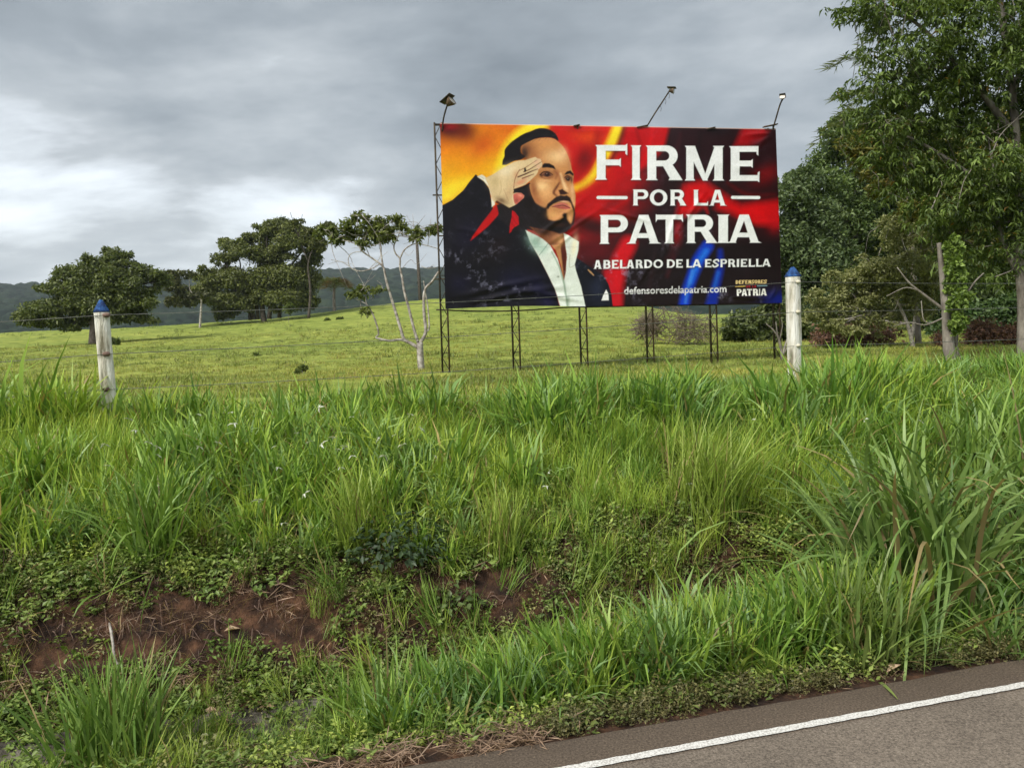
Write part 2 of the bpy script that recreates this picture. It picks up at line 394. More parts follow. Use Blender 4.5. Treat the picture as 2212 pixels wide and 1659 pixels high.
# road: asphalt sheet with a broken edge, painted edge line
def asphalt_mat():
    mt, n, l, out = new_mat('asphalt')
    tcn = n.new('ShaderNodeTexCoord')
    f = N(n, 'ShaderNodeTexNoise', inp={'Scale': 95.0, 'Detail': 5.0, 'Roughness': 0.8}); l.new(tcn.outputs['Object'], f.inputs['Vector'])
    g = N(n, 'ShaderNodeTexNoise', inp={'Scale': 1.6, 'Detail': 5.0, 'Roughness': 0.6}); l.new(tcn.outputs['Object'], g.inputs['Vector'])
    v = N(n, 'ShaderNodeTexVoronoi', inp={'Scale': 95.0}); l.new(tcn.outputs['Object'], v.inputs['Vector'])
    r = n.new('ShaderNodeValToRGB'); l.new(f.outputs[0], r.inputs[0])
    r.color_ramp.elements[0].position, r.color_ramp.elements[0].color = 0.34, (0.045, 0.037, 0.030, 1)
    r.color_ramp.elements[1].position, r.color_ramp.elements[1].color = 0.68, (0.245, 0.212, 0.178, 1)
    r2 = n.new('ShaderNodeValToRGB'); l.new(g.outputs[0], r2.inputs[0])
    r2.color_ramp.elements[0].position, r2.color_ramp.elements[0].color = 0.3, (0.80, 0.78, 0.76, 1)
    r2.color_ramp.elements[1].position, r2.color_ramp.elements[1].color = 0.7, (1.12, 1.10, 1.07, 1)
    mu = N(n, 'ShaderNodeMix', data_type='RGBA', blend_type='MULTIPLY', inp={0: 1.0}); l.new(r.outputs[0], mu.inputs[6]); l.new(r2.outputs[0], mu.inputs[7])
    sp = N(n, 'ShaderNodeMapRange', inp={1: 0.0, 2: 0.3, 3: 1.7, 4: 0.9}); l.new(v.outputs['Distance'], sp.inputs[0])
    m2 = N(n, 'ShaderNodeMix', data_type='RGBA', blend_type='MULTIPLY', inp={0: 1.0}); l.new(mu.outputs[2], m2.inputs[6]); l.new(sp.outputs[0], m2.inputs[7])
    # the narrow strip outside the line is older and browner than the carriageway
    mpn = N(n, 'ShaderNodeMapping', vector_type='POINT'); mpn.inputs['Rotation'].default_value = (0, 0, -TH); l.new(tcn.outputs['Object'], mpn.inputs[0])
    sx = n.new('ShaderNodeSeparateXYZ'); l.new(mpn.outputs[0], sx.inputs[0])
    mr = N(n, 'ShaderNodeMapRange', inp={1: 2.84, 2: 2.88, 3: 1.0, 4: 0.0}); l.new(sx.outputs['Y'], mr.inputs[0])
    lane = N(n, 'ShaderNodeMix', data_type='RGBA', blend_type='MULTIPLY', inp={0: 1.0}); l.new(m2.outputs[2], lane.inputs[6])
    tone = N(n, 'ShaderNodeMix', data_type='RGBA'); l.new(mr.outputs[0], tone.inputs[0]); tone.inputs[6].default_value = (0.78, 0.70, 0.62, 1); tone.inputs[7].default_value = (1.25, 1.22, 1.17, 1)
    l.new(tone.outputs[2], lane.inputs[7])
    p = N(n, 'ShaderNodeBsdfPrincipled', inp={'Roughness': 0.85, 'Specular IOR Level': 0.3}); l.new(lane.outputs[2], p.inputs['Base Color'])
    bp = N(n, 'ShaderNodeBump', inp={'Strength': 0.6, 'Distance': 0.006}); l.new(f.outputs[0], bp.inputs['Height']); l.new(bp.outputs[0], p.inputs['Normal'])
    l.new(p.outputs[0], out.inputs[0])
    return mt
M_asph = asphalt_mat()
ns = 700
rs = np.linspace(-40, 60, ns)
fine = 0.035 * (fbm(rs * 2.2, rs * 0 + 1, 81, 4, 0.6) - 0.5) + 0.02 * (fbm(rs * 14, rs * 0 + 4, 83, 2) - 0.5)
te = 3.125 + fine
rows = [(-4.3, -0.06), (-4.2, 0.0), (0.0, 0.02), (2.7, 0.004), (2.95, 0.0)]
V = []
for t0, z0 in rows:
    X, Yv = xy(rs, np.full(ns, t0)); V.append(np.stack([X, Yv, np.full(ns, z0)], 1))
for dt, z0 in ((-0.015, 0.0), (0.0, -0.006), (0.02, -0.06)):
    X, Yv = xy(rs, te + dt); V.append(np.stack([X, Yv, np.full(ns, z0)], 1))
road = link('road', make_mesh('road', np.vstack(V), grid_faces(len(V), ns), mat=M_asph), kind='structure')
def line_mat():
    mt, n, l, out = new_mat('worn_white_paint')
    tcn = n.new('ShaderNodeTexCoord')
    a = N(n, 'ShaderNodeTexNoise', inp={'Scale': 110.0, 'Detail': 4.0, 'Roughness': 0.7}); l.new(tcn.outputs['Object'], a.inputs['Vector'])
    r = n.new('ShaderNodeValToRGB'); l.new(a.outputs[0], r.inputs[0])
    r.color_ramp.elements[0].position, r.color_ramp.elements[0].color = 0.36, (0.30, 0.28, 0.25, 1)
    r.color_ramp.elements[1].position, r.color_ramp.elements[1].color = 0.56, (0.66, 0.65, 0.61, 1)
    p = N(n, 'ShaderNodeBsdfPrincipled', inp={'Roughness': 0.6}); l.new(r.outputs[0], p.inputs['Base Color'])
    bp = N(n, 'ShaderNodeBump', inp={'Strength': 0.5, 'Distance': 0.004}); l.new(a.outputs[0], bp.inputs['Height']); l.new(bp.outputs[0], p.inputs['Normal'])
    l.new(p.outputs[0], out.inputs[0])
    return mt
ls = np.linspace(-40, 60, 5000)
w1 = 2.906 + 0.008 * (fbm(ls * 30, ls * 0, 91, 2) - 0.5); w0 = 2.862 + 0.008 * (fbm(ls * 30, ls * 0 + 7, 92, 2) - 0.5)
V = []
for w in (w0, w1):
    X, Yv = xy(ls, w); V.append(np.stack([X, Yv, np.full(5000, 0.0075)], 1))
link('road_edge_line', make_mesh('road_edge_line', np.vstack(V), grid_faces(2, 5000), mat=line_mat()), kind='structure')

# concrete gutter in the ditch
V = []
gsv = np.linspace(-6, 9, 300)
brk = 0.05 * (fbm(gsv * 3, gsv * 0, 95, 3) - 0.5)
for t0, z0 in ((3.80, -0.235), (3.88, -0.228), (4.06, -0.242), (4.24, -0.232), (4.33, -0.19), (4.35, -0.24)):
    X, Yv = xy(gsv, t0 + brk); V.append(np.stack([X, Yv, z0 + 0.012 * (fbm(gsv * 4, gsv * 0 + t0 * 3, 96, 3) - 0.5)], 1))
link('drain_channel', make_mesh('drain_channel', np.vstack(V), grid_faces(6, 300), mat=M_conc), kind='structure')

# ------------------------------------------------------------------ grass
def clump(n, h, w, spread, tilt, arch, seg=5, kink=0.0, lean=(0, 0), pal=((0.10, 0.19, 0.028), (0.19, 0.29, 0.05)), dry=0.06, seed=0, twist=1.0, bend=(1.2, 2.6)):
    """a tuft of n curved tapering blades round the origin; returns verts, faces, colours"""
    g = np.random.default_rng(seed)
    az = g.uniform(0, 2 * np.pi, n)
    r = spread * np.sqrt(g.uniform(0, 1, n))
    ra = g.uniform(0, 2 * np.pi, n)
    root = np.stack([r * np.cos(ra), r * np.sin(ra), np.full(n, -0.03)], 1)
    L = h * g.uniform(0.55, 1.12, n)
    W = w * g.uniform(0.6, 1.25, n)
    t0 = np.abs(g.normal(0, tilt, n)) * (0.4 + 0.8 * r / spread)
    t1 = t0 + np.abs(g.normal(arch, arch * 0.55, n))
    pw = g.uniform(*bend, n)
    kk = g.uniform(0, 1, n) < kink
    kpos = g.uniform(0.45, 0.8, n)
    u = np.linspace(0, 1, seg + 1)
    P = np.zeros((n, seg + 1, 3)); P[:, 0] = root
    D = np.zeros((n, seg + 1, 3))
    az2 = az + g.normal(0, 0.25, n)
    for i in range(seg + 1):
        ti = t0 + (t1 - t0) * u[i] ** pw
        ti = np.where(kk & (u[i] > kpos), np.maximum(ti, g.uniform(2.0, 2.7, n)), ti)
        a = az + (az2 - az) * u[i]
        D[:, i] = np.stack([np.sin(ti) * np.cos(a) + lean[0] * u[i], np.sin(ti) * np.sin(a) + lean[1] * u[i], np.cos(ti)], 1)
        if i:
            P[:, i] = P[:, i - 1] + 0.5 * (D[:, i] + D[:, i - 1]) * (L / seg)[:, None]
    tw = az + np.pi / 2 + g.normal(0, 0.7 * twist, n)
    S = np.stack([np.cos(tw), np.sin(tw), g.normal(0, 0.15, n)], 1)
    prof = np.interp(u, [0, 0.25, 0.55, 0.85, 1], [0.55, 1.0, 0.95, 0.5, 0.0])
    V, F, C = [], [], []
    pal = np.array(pal)
    mixr = g.uniform(0, 1, n)
    base = pal[0] + (pal[1] - pal[0]) * mixr[:, None]
    base *= g.uniform(0.85, 1.15, (n, 1))
    dryb = g.uniform(0, 1, n) < dry
    base[dryb] = np.array([0.30, 0.23, 0.10]) * g.uniform(0.6, 1.1, (dryb.sum(), 1))
    k = seg * 2 + 1
    VV = np.zeros((n, k, 3)); CC = np.zeros((n, k, 3))
    for i in range(seg):
        VV[:, 2 * i] = P[:, i] - S * (W * prof[i] / 2)[:, None]
        VV[:, 2 * i + 1] = P[:, i] + S * (W * prof[i] / 2)[:, None]
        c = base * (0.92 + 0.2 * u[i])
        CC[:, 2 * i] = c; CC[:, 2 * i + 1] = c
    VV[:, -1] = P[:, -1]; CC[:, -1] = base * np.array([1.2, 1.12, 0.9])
    f = []
    for i in range(seg - 1):
        a = 2 * i
        f += [(a, a + 1, a + 3), (a, a + 3, a + 2)]
    f.append((2 * seg - 2, 2 * seg - 1, 2 * seg))
    F = (np.array(f)[None] + (np.arange(n) * k)[:, None, None]).reshape(-1, 3)
    return VV.reshape(-1, 3), F, CC.reshape(-1, 3)

def leaves(P, Nrm, size, aspect=0.5, g=rng, pal=((0.04, 0.07, 0.02), (0.09, 0.13, 0.03)), jit=0.6, fold=0.15, accent=None, droop=0.0, long=None, flat=False):
    """leaf-shaped four-triangle faces at points P with normals about Nrm"""
    n = len(P)
    nr = Nrm + g.normal(0, jit, (n, 3)); nr /= np.linalg.norm(nr, axis=1)[:, None] + 1e-9
    d = g.normal(0, 1, (n, 3)) if long is None else long + g.normal(0, 0.35, (n, 3))
    d = d - nr * np.sum(d * nr, 1)[:, None]; d[:, 2] -= droop
    d /= np.linalg.norm(d, axis=1)[:, None] + 1e-9
    b = np.cross(nr, d); b /= np.linalg.norm(b, axis=1)[:, None] + 1e-9
    nr = np.cross(d, b)
    L = (size * g.uniform(0.6, 1.3, n))[:, None]; w = L * aspect / 2
    V = np.stack([P, P + d * L * 0.42 + b * w + nr * L * fold, P + d * L * 0.5 - nr * L * 0.02, P + d * L * 0.42 - b * w + nr * L * fold, P + d * L - nr * L * (0.05 + 0.25 * droop)], 1)
    f = np.array([(0, 1, 2), (0, 2, 3), (1, 4, 2), (2, 4, 3)])
    if flat:
        V = V[:, [0, 1, 4, 3]]; f = np.array([(0, 1, 2), (0, 2, 3)])
    kv = V.shape[1]
    F = (f[None] + (np.arange(n) * kv)[:, None, None]).reshape(-1, 3)
    pal = np.array(pal)
    c = pal[0] + (pal[1] - pal[0]) * g.uniform(0, 1, (n, 1))
    c *= g.uniform(0.8, 1.2, (n, 1))
    if accent is not None:
        k = g.uniform(0, 1, n) < accent[0]
        c[k] = np.array(accent[1]) * g.uniform(0.7, 1.2, (k.sum(), 1))
    C = np.repeat(c[:, None], kv, 1)
    return V.reshape(-1, 3), F, C.reshape(-1, 3)

protos = bpy.data.collections.new('scatter_sources')      # not linked to the scene: only instanced
SRC = {}
def proto(coll, name, VFC, mat):
    SRC.setdefault(coll.name, []).append(VFC)
    o = bpy.data.objects.new(name, make_mesh(name, *VFC, mat=mat))
    coll.objects.link(o)
    return o

def scatter_tree():
    ng = bpy.data.node_groups.new('scatter', 'GeometryNodeTree')
    ng.interface.new_socket('Geometry', in_out='INPUT', socket_type='NodeSocketGeometry')
    ng.interface.new_socket('Source', in_out='INPUT', socket_type='NodeSocketCollection')
    ng.interface.new_socket('Geometry', in_out='OUTPUT', socket_type='NodeSocketGeometry')
    n, l = ng.nodes, ng.links
    gi, go = n.new('NodeGroupInput'), n.new('NodeGroupOutput')
    ci = n.new('GeometryNodeCollectionInfo'); ci.transform_space = 'ORIGINAL'
    ci.inputs['Separate Children'].default_value = True; ci.inputs['Reset Children'].default_value = True
    l.new(gi.outputs['Source'], ci.inputs['Collection'])
    ip = n.new('GeometryNodeInstanceOnPoints'); ip.inputs['Pick Instance'].default_value = True
    l.new(gi.outputs['Geometry'], ip.inputs['Points']); l.new(ci.outputs[0], ip.inputs['Instance'])
    def attr(nm, ty):
        a = n.new('GeometryNodeInputNamedAttribute'); a.data_type = ty; a.inputs['Name'].default_value = nm
        return a.outputs['Attribute']
    l.new(attr('idx', 'INT'), ip.inputs['Instance Index'])
    er_ = n.new('FunctionNodeEulerToRotation'); l.new(attr('rot', 'FLOAT_VECTOR'), er_.inputs[0]); l.new(er_.outputs[0], ip.inputs['Rotation'])
    l.new(attr('scl', 'FLOAT_VECTOR'), ip.inputs['Scale'])
    l.new(ip.outputs[0], go.inputs[0])
    return ng
NG = scatter_tree()

def scatter(name, coll, P, rot, scl, idx, tint, **props):
    me = bpy.data.meshes.new(name)
    n = len(P)
    me.vertices.add(n); me.vertices.foreach_set('co', np.asarray(P, np.float32).ravel())
    for nm, ty, key, arr in (('rot', 'FLOAT_VECTOR', 'vector', rot), ('scl', 'FLOAT_VECTOR', 'vector', scl), ('tint', 'FLOAT_COLOR', 'color', np.hstack([tint, np.ones((n, 1))]))):
        a = me.attributes.new(nm, ty, 'POINT'); a.data.foreach_set(key, np.asarray(arr, np.float32).ravel())
    a = me.attributes.new('idx', 'INT', 'POINT'); a.data.foreach_set('value', np.asarray(idx, np.int32))
    o = link(name, me, **props)
    md = o.modifiers.new('scatter', 'NODES'); md.node_group = NG
    for it in NG.interface.items_tree:
        if it.name == 'Source':
            md[it.identifier] = coll
    return o

def baked(name, coll, P, rot, scl, idx, tint, **props):
    """the same, joined into one mesh (denser growth traces faster that way)"""
    Vs, Fs, Cs, n0 = [], [], [], 0
    src = SRC[coll.name]
    for k, (V, F, C) in enumerate(src):
        j = np.where(idx == k)[0]
        if not len(j):
            continue
        a, b, c = rot[j, 0], rot[j, 1], rot[j, 2]
        ca, sa, cb, sb, cc, sc_ = np.cos(a), np.sin(a), np.cos(b), np.sin(b), np.cos(c), np.sin(c)
        Rm = np.stack([np.stack([cb * cc, sa * sb * cc - ca * sc_, ca * sb * cc + sa * sc_], -1), np.stack([cb * sc_, sa * sb * sc_ + ca * cc, ca * sb * sc_ - sa * cc], -1), np.stack([-sb, sa * cb, ca * cb], -1)], 1)
        W_ = np.einsum('nij,nvj->nvi', Rm, V[None] * scl[j][:, None, :]) + P[j][:, None, :]
        Vs.append(W_.reshape(-1, 3)); Cs.append((C[None] * tint[j][:, None, :]).reshape(-1, 3))
        Fs.append((F[None] + (np.arange(len(j)) * len(V))[:, None, None] + n0).reshape(-1, 3)); n0 += len(V) * len(j)
    return link(name, make_mesh(name, np.vstack(Vs), np.vstack(Fs), np.vstack(Cs), True, M_blade), **props)

# sources -----------------------------------------------------------
GREEN = ((0.075, 0.155, 0.020), (0.235, 0.345, 0.072))
YGREEN = ((0.16, 0.24, 0.030), (0.31, 0.39, 0.075))
BLUEG = ((0.085, 0.155, 0.040), (0.21, 0.31, 0.12))
c_tall = bpy.data.collections.new('tall_grass_sources')
for i in range(12):
    pal = (GREEN, GREEN, YGREEN, BLUEG)[i % 4]
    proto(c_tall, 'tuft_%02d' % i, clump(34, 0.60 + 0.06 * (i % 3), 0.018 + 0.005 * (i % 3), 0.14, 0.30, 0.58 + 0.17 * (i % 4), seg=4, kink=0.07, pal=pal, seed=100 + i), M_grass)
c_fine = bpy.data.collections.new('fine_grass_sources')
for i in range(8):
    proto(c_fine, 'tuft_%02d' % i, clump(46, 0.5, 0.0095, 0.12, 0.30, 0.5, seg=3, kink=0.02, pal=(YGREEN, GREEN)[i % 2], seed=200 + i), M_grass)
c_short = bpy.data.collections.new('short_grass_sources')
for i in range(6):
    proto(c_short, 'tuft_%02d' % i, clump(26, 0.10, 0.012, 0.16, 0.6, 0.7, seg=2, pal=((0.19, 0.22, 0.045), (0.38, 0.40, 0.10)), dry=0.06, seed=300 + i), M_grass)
def weed(n, h, ls, g, pal, stems=5, spread=0.1):
    Ps, Ns, Ds = [], [], []
    for k in range(stems):
        a = g.uniform(0, 6.28); b = np.array([math.cos(a), math.sin(a), 0]) * spread * g.uniform(0.2, 1)
        q = n // stems
        u = g.uniform(0.1, 1, q)[:, None]
        P = b * (0.3 + u) + np.array([0, 0, 1]) * u * h * g.uniform(0.5, 1) + g.normal(0, 0.012, (q, 3))
        P[:, 2] = np.abs(P[:, 2])
        an = g.uniform(0, 6.28, q)
        Ps.append(P); Ns.append(np.tile([0, 0, 1.0], (q, 1))); Ds.append(np.stack([np.cos(an), np.sin(an), np.full(q, 0.25)], 1))
    return leaves(np.vstack(Ps), np.vstack(Ns), ls, 0.5, g, pal, jit=0.4, long=np.vstack(Ds))
c_weed = bpy.data.collections.new('weed_sources')
for i in range(9):
    g = np.random.default_rng(400 + i)
    pal = (((0.07, 0.115, 0.025), (0.18, 0.25, 0.065)), ((0.12, 0.17, 0.035), (0.26, 0.32, 0.085)), ((0.085, 0.10, 0.034), (0.20, 0.205, 0.09)))[i % 3]
    proto(c_weed, 'sprig_%02d' % i, weed(42 if i % 3 < 2 else 60, 0.07 + 0.03 * (i % 2), (0.030, 0.024, 0.018)[i % 3], g, pal, 6, 0.09), M_grass)
c_lit = bpy.data.collections.new('litter_sources')
for i in range(4):
    g = np.random.default_rng(500 + i)
    n = 30
    P = np.stack([g.uniform(-.09, .09, n), g.uniform(-.09, .09, n), g.uniform(0.002, 0.03, n)], 1)
    an = g.uniform(0, 6.28, n)
    D = np.stack([np.cos(an), np.sin(an), g.normal(0, 0.25, n)], 1)
    proto(c_lit, 'straw_%02d' % i, leaves(P, np.tile([0, 0, 1.0], (n, 1)), 0.085, 0.055, g, ((0.16, 0.10, 0.07), (0.42, 0.30, 0.20)), jit=0.3, long=D, fold=0.01), M_grass)

def place(n, s0, s1, t0, t1):
    s = rng.uniform(s0, s1, n); t = rng.uniform(t0, t1, n)
    return s, t
def on_ground(s, t):
    x, y = xy(s, t)
    return np.stack([x, y, ground_z(x, y)], 1)
def tint_of(n, lo=(0.82, 0.86, 0.8), hi=(1.18, 1.14, 1.15), v=None):
    v = rng.uniform(0, 1, n) if v is None else np.clip(v + rng.normal(0, 0.16, n), 0, 1)
    return np.array(lo) + (np.array(hi) - np.array(lo)) * v[:, None]
def rots(n, tilt=0.12):
    return np.stack([rng.normal(0, tilt, n), rng.normal(0, tilt, n), rng.uniform(0, 6.283, n)], 1)
def scales(n, lo, hi, zlo=0.9, zhi=1.1):
    s = rng.uniform(lo, hi, n)
    return np.stack([s, s, s * rng.uniform(zlo, zhi, n)], 1)

# tall grass on the bank: in colonies of one kind, thinning behind the fence
s, t = place(7600, -5.5, 12.5, 4.66, 8.9)
edge = 5.10 + 0.55 * (fbm(s * 0.9, s * 0 + 2, 501, 3) - 0.5) - 0.30 * np.clip((s - 0.1) / 0.7, 0, 1)
gapn = fbm(s * 1.1, t * 1.3, 502, 3)
back = np.clip((t - 7.3) / 1.6, 0, 1)
keep = (t > edge) & (gapn > 0.33) & (rng.uniform(0, 1, len(s)) > back * 1.05)
s, t = s[keep], t[keep]
kindn = fbm(s * 0.7 + 3, t * 0.9, 503, 3)
wide = kindn > 0.47
big = 0.58 + 0.62 * np.clip(fbm(s * 0.8, t * 1.0, 504, 3) * 1.5 - 0.45, 0, 1)
big *= np.interp(t, [4.7, 5.0, 5.4, 6.4, 7.5, 9], [0.55, 0.74, 0.92, 1.0, 0.90, 0.6])
big *= 1 + 0.28 * np.clip((-1.0 - s) / 1.0, 0, 1) * np.clip((t - 6.2) / 0.7, 0, 1)
P = on_ground(s, t)
huev = fbm(s * 0.55, t * 0.8, 505, 3) * 1.7 - 0.35
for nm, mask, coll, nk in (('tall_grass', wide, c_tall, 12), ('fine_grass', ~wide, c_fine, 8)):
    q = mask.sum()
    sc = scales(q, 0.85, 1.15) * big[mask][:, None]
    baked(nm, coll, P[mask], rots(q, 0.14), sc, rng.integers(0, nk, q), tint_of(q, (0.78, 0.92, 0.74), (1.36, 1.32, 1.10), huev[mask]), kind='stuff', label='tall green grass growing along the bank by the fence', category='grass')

# roadside row of grass between the ditch and the asphalt
s, t = place(900, 0.15, 6.5, 3.46, 4.05)
dens = np.interp(s, [0.15, 0.5, 0.9, 2.9, 3.3, 6.5], [0.25, 0.7, 1, 1, 0.10, 0.05])
keep = (rng.uniform(0, 1, len(s)) < dens * 0.72) & (t > 3.42 + 0.10 * (fbm(s * 3, s * 0, 511, 2)))
s, t = s[keep], t[keep]
q = len(s)
bigs = np.interp(s, [0.1, 0.6, 1.2, 2.2, 3.2, 6], [0.50, 0.62, 0.72, 0.86, 0.95, 0.8]) * np.interp(t, [3.4, 3.6, 4.0], [0.6, 0.95, 1.0])
rt = rots(q, 0.10); rt[:, 1] -= 0.10
baked('roadside_grass', c_tall, on_ground(s, t), rt, scales(q, 0.8, 1.12) * bigs[:, None], rng.integers(0, 12, q), tint_of(q, (0.68, 0.82, 0.68), (1.12, 1.12, 0.98)), kind='stuff', label='row of green grass between ditch and asphalt', category='grass')
# short grass in and along the drain
s, t = place(420, -3.0, 5.0, 3.3, 4.5)
keep = (fbm(s * 2.2, t * 3.0, 515, 3) > 0.50)
s, t = s[keep], t[keep]; q = len(s)
scatter('drain_grass', c_fine, on_ground(s, t), rots(q, 0.3), scales(q, 0.28, 0.5), rng.integers(0, 8, q), tint_of(q), kind='stuff', label='thin grass tufts growing in the concrete drain', category='grass')

# small grass tufts rooted in the slope itself
s, t = place(900, -3.2, 7.0, 4.35, 5.2)
keep = rng.uniform(0, 1, len(s)) < np.interp(s, [-3.2, -1.6, -1.3, -0.1, 0.2, 7], [0.30, 0.25, 0.03, 0.05, 0.5, 0.75]) * np.clip(fbm(s * 1.5, t * 2.2, 551, 3) * 3.2 - 0.9, 0, 1)
s, t = s[keep], t[keep]; q = len(s)
scatter('slope_grass', c_fine, on_ground(s, t), rots(q, 0.3), scales(q, 0.3, 0.75), rng.integers(0, 8, q), tint_of(q, (0.85, 0.9, 0.8), (1.2, 1.15, 1.1)), kind='stuff', label='small grass tufts on the weedy slope of the ditch', category='grass')
# low leafy weeds on the slope, leaving the bare red cut open
s, t = place(23000, -3.2, 7.4, 3.30, 5.75)
bare = np.clip(1.3 - np.abs(t - 4.73) / 0.22, 0, 1) * np.clip(fbm(s * 1.6 + 5, t * 1.8, 521, 3) * 2.8 - np.interp(s, [-2.4, -1.6, -1.3, -0.1, 0.15, 0.9, 1.3, 8], [1.1, 0.7, 0.25, 0.25, 0.8, 0.75, 1.15, 1.4]), 0, 1)
patch = fbm(s * 1.8, t * 2.4, 522, 3)
dn = np.interp(t, [3.3, 3.75, 3.85, 4.3, 4.42, 4.6, 5.0, 5.4, 5.75], [0.35, 0.30, 0.16, 0.16, 0.9, 1.0, 1.0, 0.9, 0.5]) * np.clip(patch * 3.4 - 0.4, 0.38, 1)
keep = (rng.uniform(0, 1, len(s)) < dn * (1 - bare))
s, t = s[keep], t[keep]; q = len(s)
scatter('creeping_weeds', c_weed, on_ground(s, t), rots(q, 0.25), scales(q, 0.6, 1.35), np.where(fbm(s * 1.2, t * 1.5, 523, 2) > 0.5, rng.choice([1, 4, 7, 0], q), rng.choice([0, 3, 6, 2, 5], q)), tint_of(q, (1.0, 1.05, 0.92), (1.75, 1.6, 1.4)), kind='stuff', label='low leafy weeds creeping over the ditch slope', category='weeds')
# mat of brownish creeper right along the asphalt edge
s, t = place(1350, 0.95, 8.0, 3.19, 3.42)
keep = rng.uniform(0, 1, len(s)) < np.interp(s, [0.75, 1.0, 2.2, 2.4, 3.1, 3.4, 8], [0.15, 0.95, 0.95, 0.5, 0.5, 0.9, 0.8])
s, t = s[keep], t[keep]; q = len(s)
scatter('edge_creeper', c_weed, on_ground(s, t) + [0, 0, 0.01], rots(q, 0.3), scales(q, 0.55, 1.1), rng.choice([2, 5, 8, 2, 5, 3], q), tint_of(q, (0.70, 0.62, 0.6), (1.15, 1.0, 0.9)), kind='stuff', label='brownish green creeper along the asphalt edge', category='weeds')
# straw and dead bits along the road edge and on the bare cut
s, t = place(1000, -3.5, 6.0, 3.18, 5.2)
dn = np.where(t < 3.36, np.interp(s, [-3.5, -0.2, 1.1, 1.4, 6], [0.6, 0.6, 0.55, 0.3, 0.25]), np.where(t < 4.4, 0.18, 0.55))
keep = rng.uniform(0, 1, len(s)) < dn
s, t = s[keep], t[keep]
s2, t2 = place(45, -0.35, 0.95, 3.16, 3.34)
s, t = np.concatenate([s, s2]), np.concatenate([t, t2]); q = len(s)
scatter('dead_grass_litter', c_lit, on_ground(s, t) + [0, 0, 0.008], rots(q, 0.2), scales(q, 0.6, 1.3), rng.integers(0, 4, q), tint_of(q, (0.6, 0.6, 0.6), (1.25, 1.2, 1.2)), kind='stuff', label='dry straw litter along the road edge', category='litter')
# brown dead stems and tufts along the top of the cut
c_dry = bpy.data.collections.new('dry_tuft_sources')
for i in range(5):
    proto(c_dry, 'dry_%02d' % i, clump(34, 0.20, 0.004, 0.10, 0.8, 1.3, seg=3, kink=0.25, pal=((0.09, 0.055, 0.035), (0.26, 0.18, 0.11)), dry=0.2, seed=600 + i, twist=2.0), M_grass)
s, t = place(1500, -3.0, 6.0, 4.5, 5.5)
keep = rng.uniform(0, 1, len(s)) < np.interp(s, [-3, -1, .4, .9, 2.4, 6], [.35, .4, .4, .9, .8, .5]) * np.clip(fbm(s * 2.0, t * 3.0, 541, 3) * 2.4 - 0.6, 0, 1)
s, t = s[keep], t[keep]; q = len(s)
scatter('dead_stems', c_dry, on_ground(s, t), rots(q, 0.5), scales(q, 0.6, 1.2), rng.integers(0, 5, q), tint_of(q, (0.6, 0.55, 0.5), (1.15, 1.05, 1.0)), kind='stuff', label='tangled brown dead stems over the bare cut', category='dead grass')
# pasture turf
n = 26000
ay = np.exp(rng.uniform(np.log(8.5), np.log(62), n)); ax = rng.uniform(-0.82, 0.85, n) * ay
s, t = st(ax, ay)
keep = (t > 7.6) & (fbm(ax * 0.7, ay * 0.7, 531, 3) > 0.40)
ax, ay = ax[keep], ay[keep]; q = len(ax)
sc = scales(q, 0.7, 1.4, 0.7, 1.2) * np.interp(ay, [9, 20, 60], [0.9, 1.0, 1.7])[:, None]
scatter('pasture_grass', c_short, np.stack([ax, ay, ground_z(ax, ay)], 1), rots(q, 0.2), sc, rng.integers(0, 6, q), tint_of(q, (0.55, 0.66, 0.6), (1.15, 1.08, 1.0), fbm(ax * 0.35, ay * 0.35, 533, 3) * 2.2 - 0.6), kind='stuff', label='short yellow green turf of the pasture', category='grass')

# coarser, darker weedy tufts the cattle leave standing
n = 5200
ay = np.exp(rng.uniform(np.log(11), np.log(92), n)); ax = rng.uniform(-0.8, 0.8, n) * ay
s, t = st(ax, ay)
keep = (t > 9.5) & (fbm(ax * 0.22, ay * 0.22, 571, 4, 0.6) > 0.54)
ax, ay = ax[keep], ay[keep]; q = len(ax)
sc = scales(q, 1.0, 2.2, 0.8, 1.5) * np.interp(ay, [11, 30, 92], [0.8, 1.1, 2.0])[:, None]
scatter('pasture_weeds', c_short, np.stack([ax, ay, ground_z(ax, ay)], 1), rots(q, 0.25), sc, rng.integers(0, 6, q), tint_of(q, (0.34, 0.46, 0.38), (0.72, 0.78, 0.62)), kind='stuff', label='darker coarse tufts dotted over the pasture', category='weeds')

# ------------------------------------------------------------------ billboard
BL, BR_, TL, TR = np.array([-1.43, 18.0, 2.32]), np.array([6.46, 19.2, 2.23]), np.array([-1.39, 18.0, 6.38]), np.array([6.37, 19.2, 6.29])
BU = (BR_ - BL) / np.linalg.norm(BR_ - BL)
BN = np.cross(BU, [0, 0, 1.0]); BN /= np.linalg.norm(BN)          # towards the road
if BN[1] > 0:
    BN = -BN

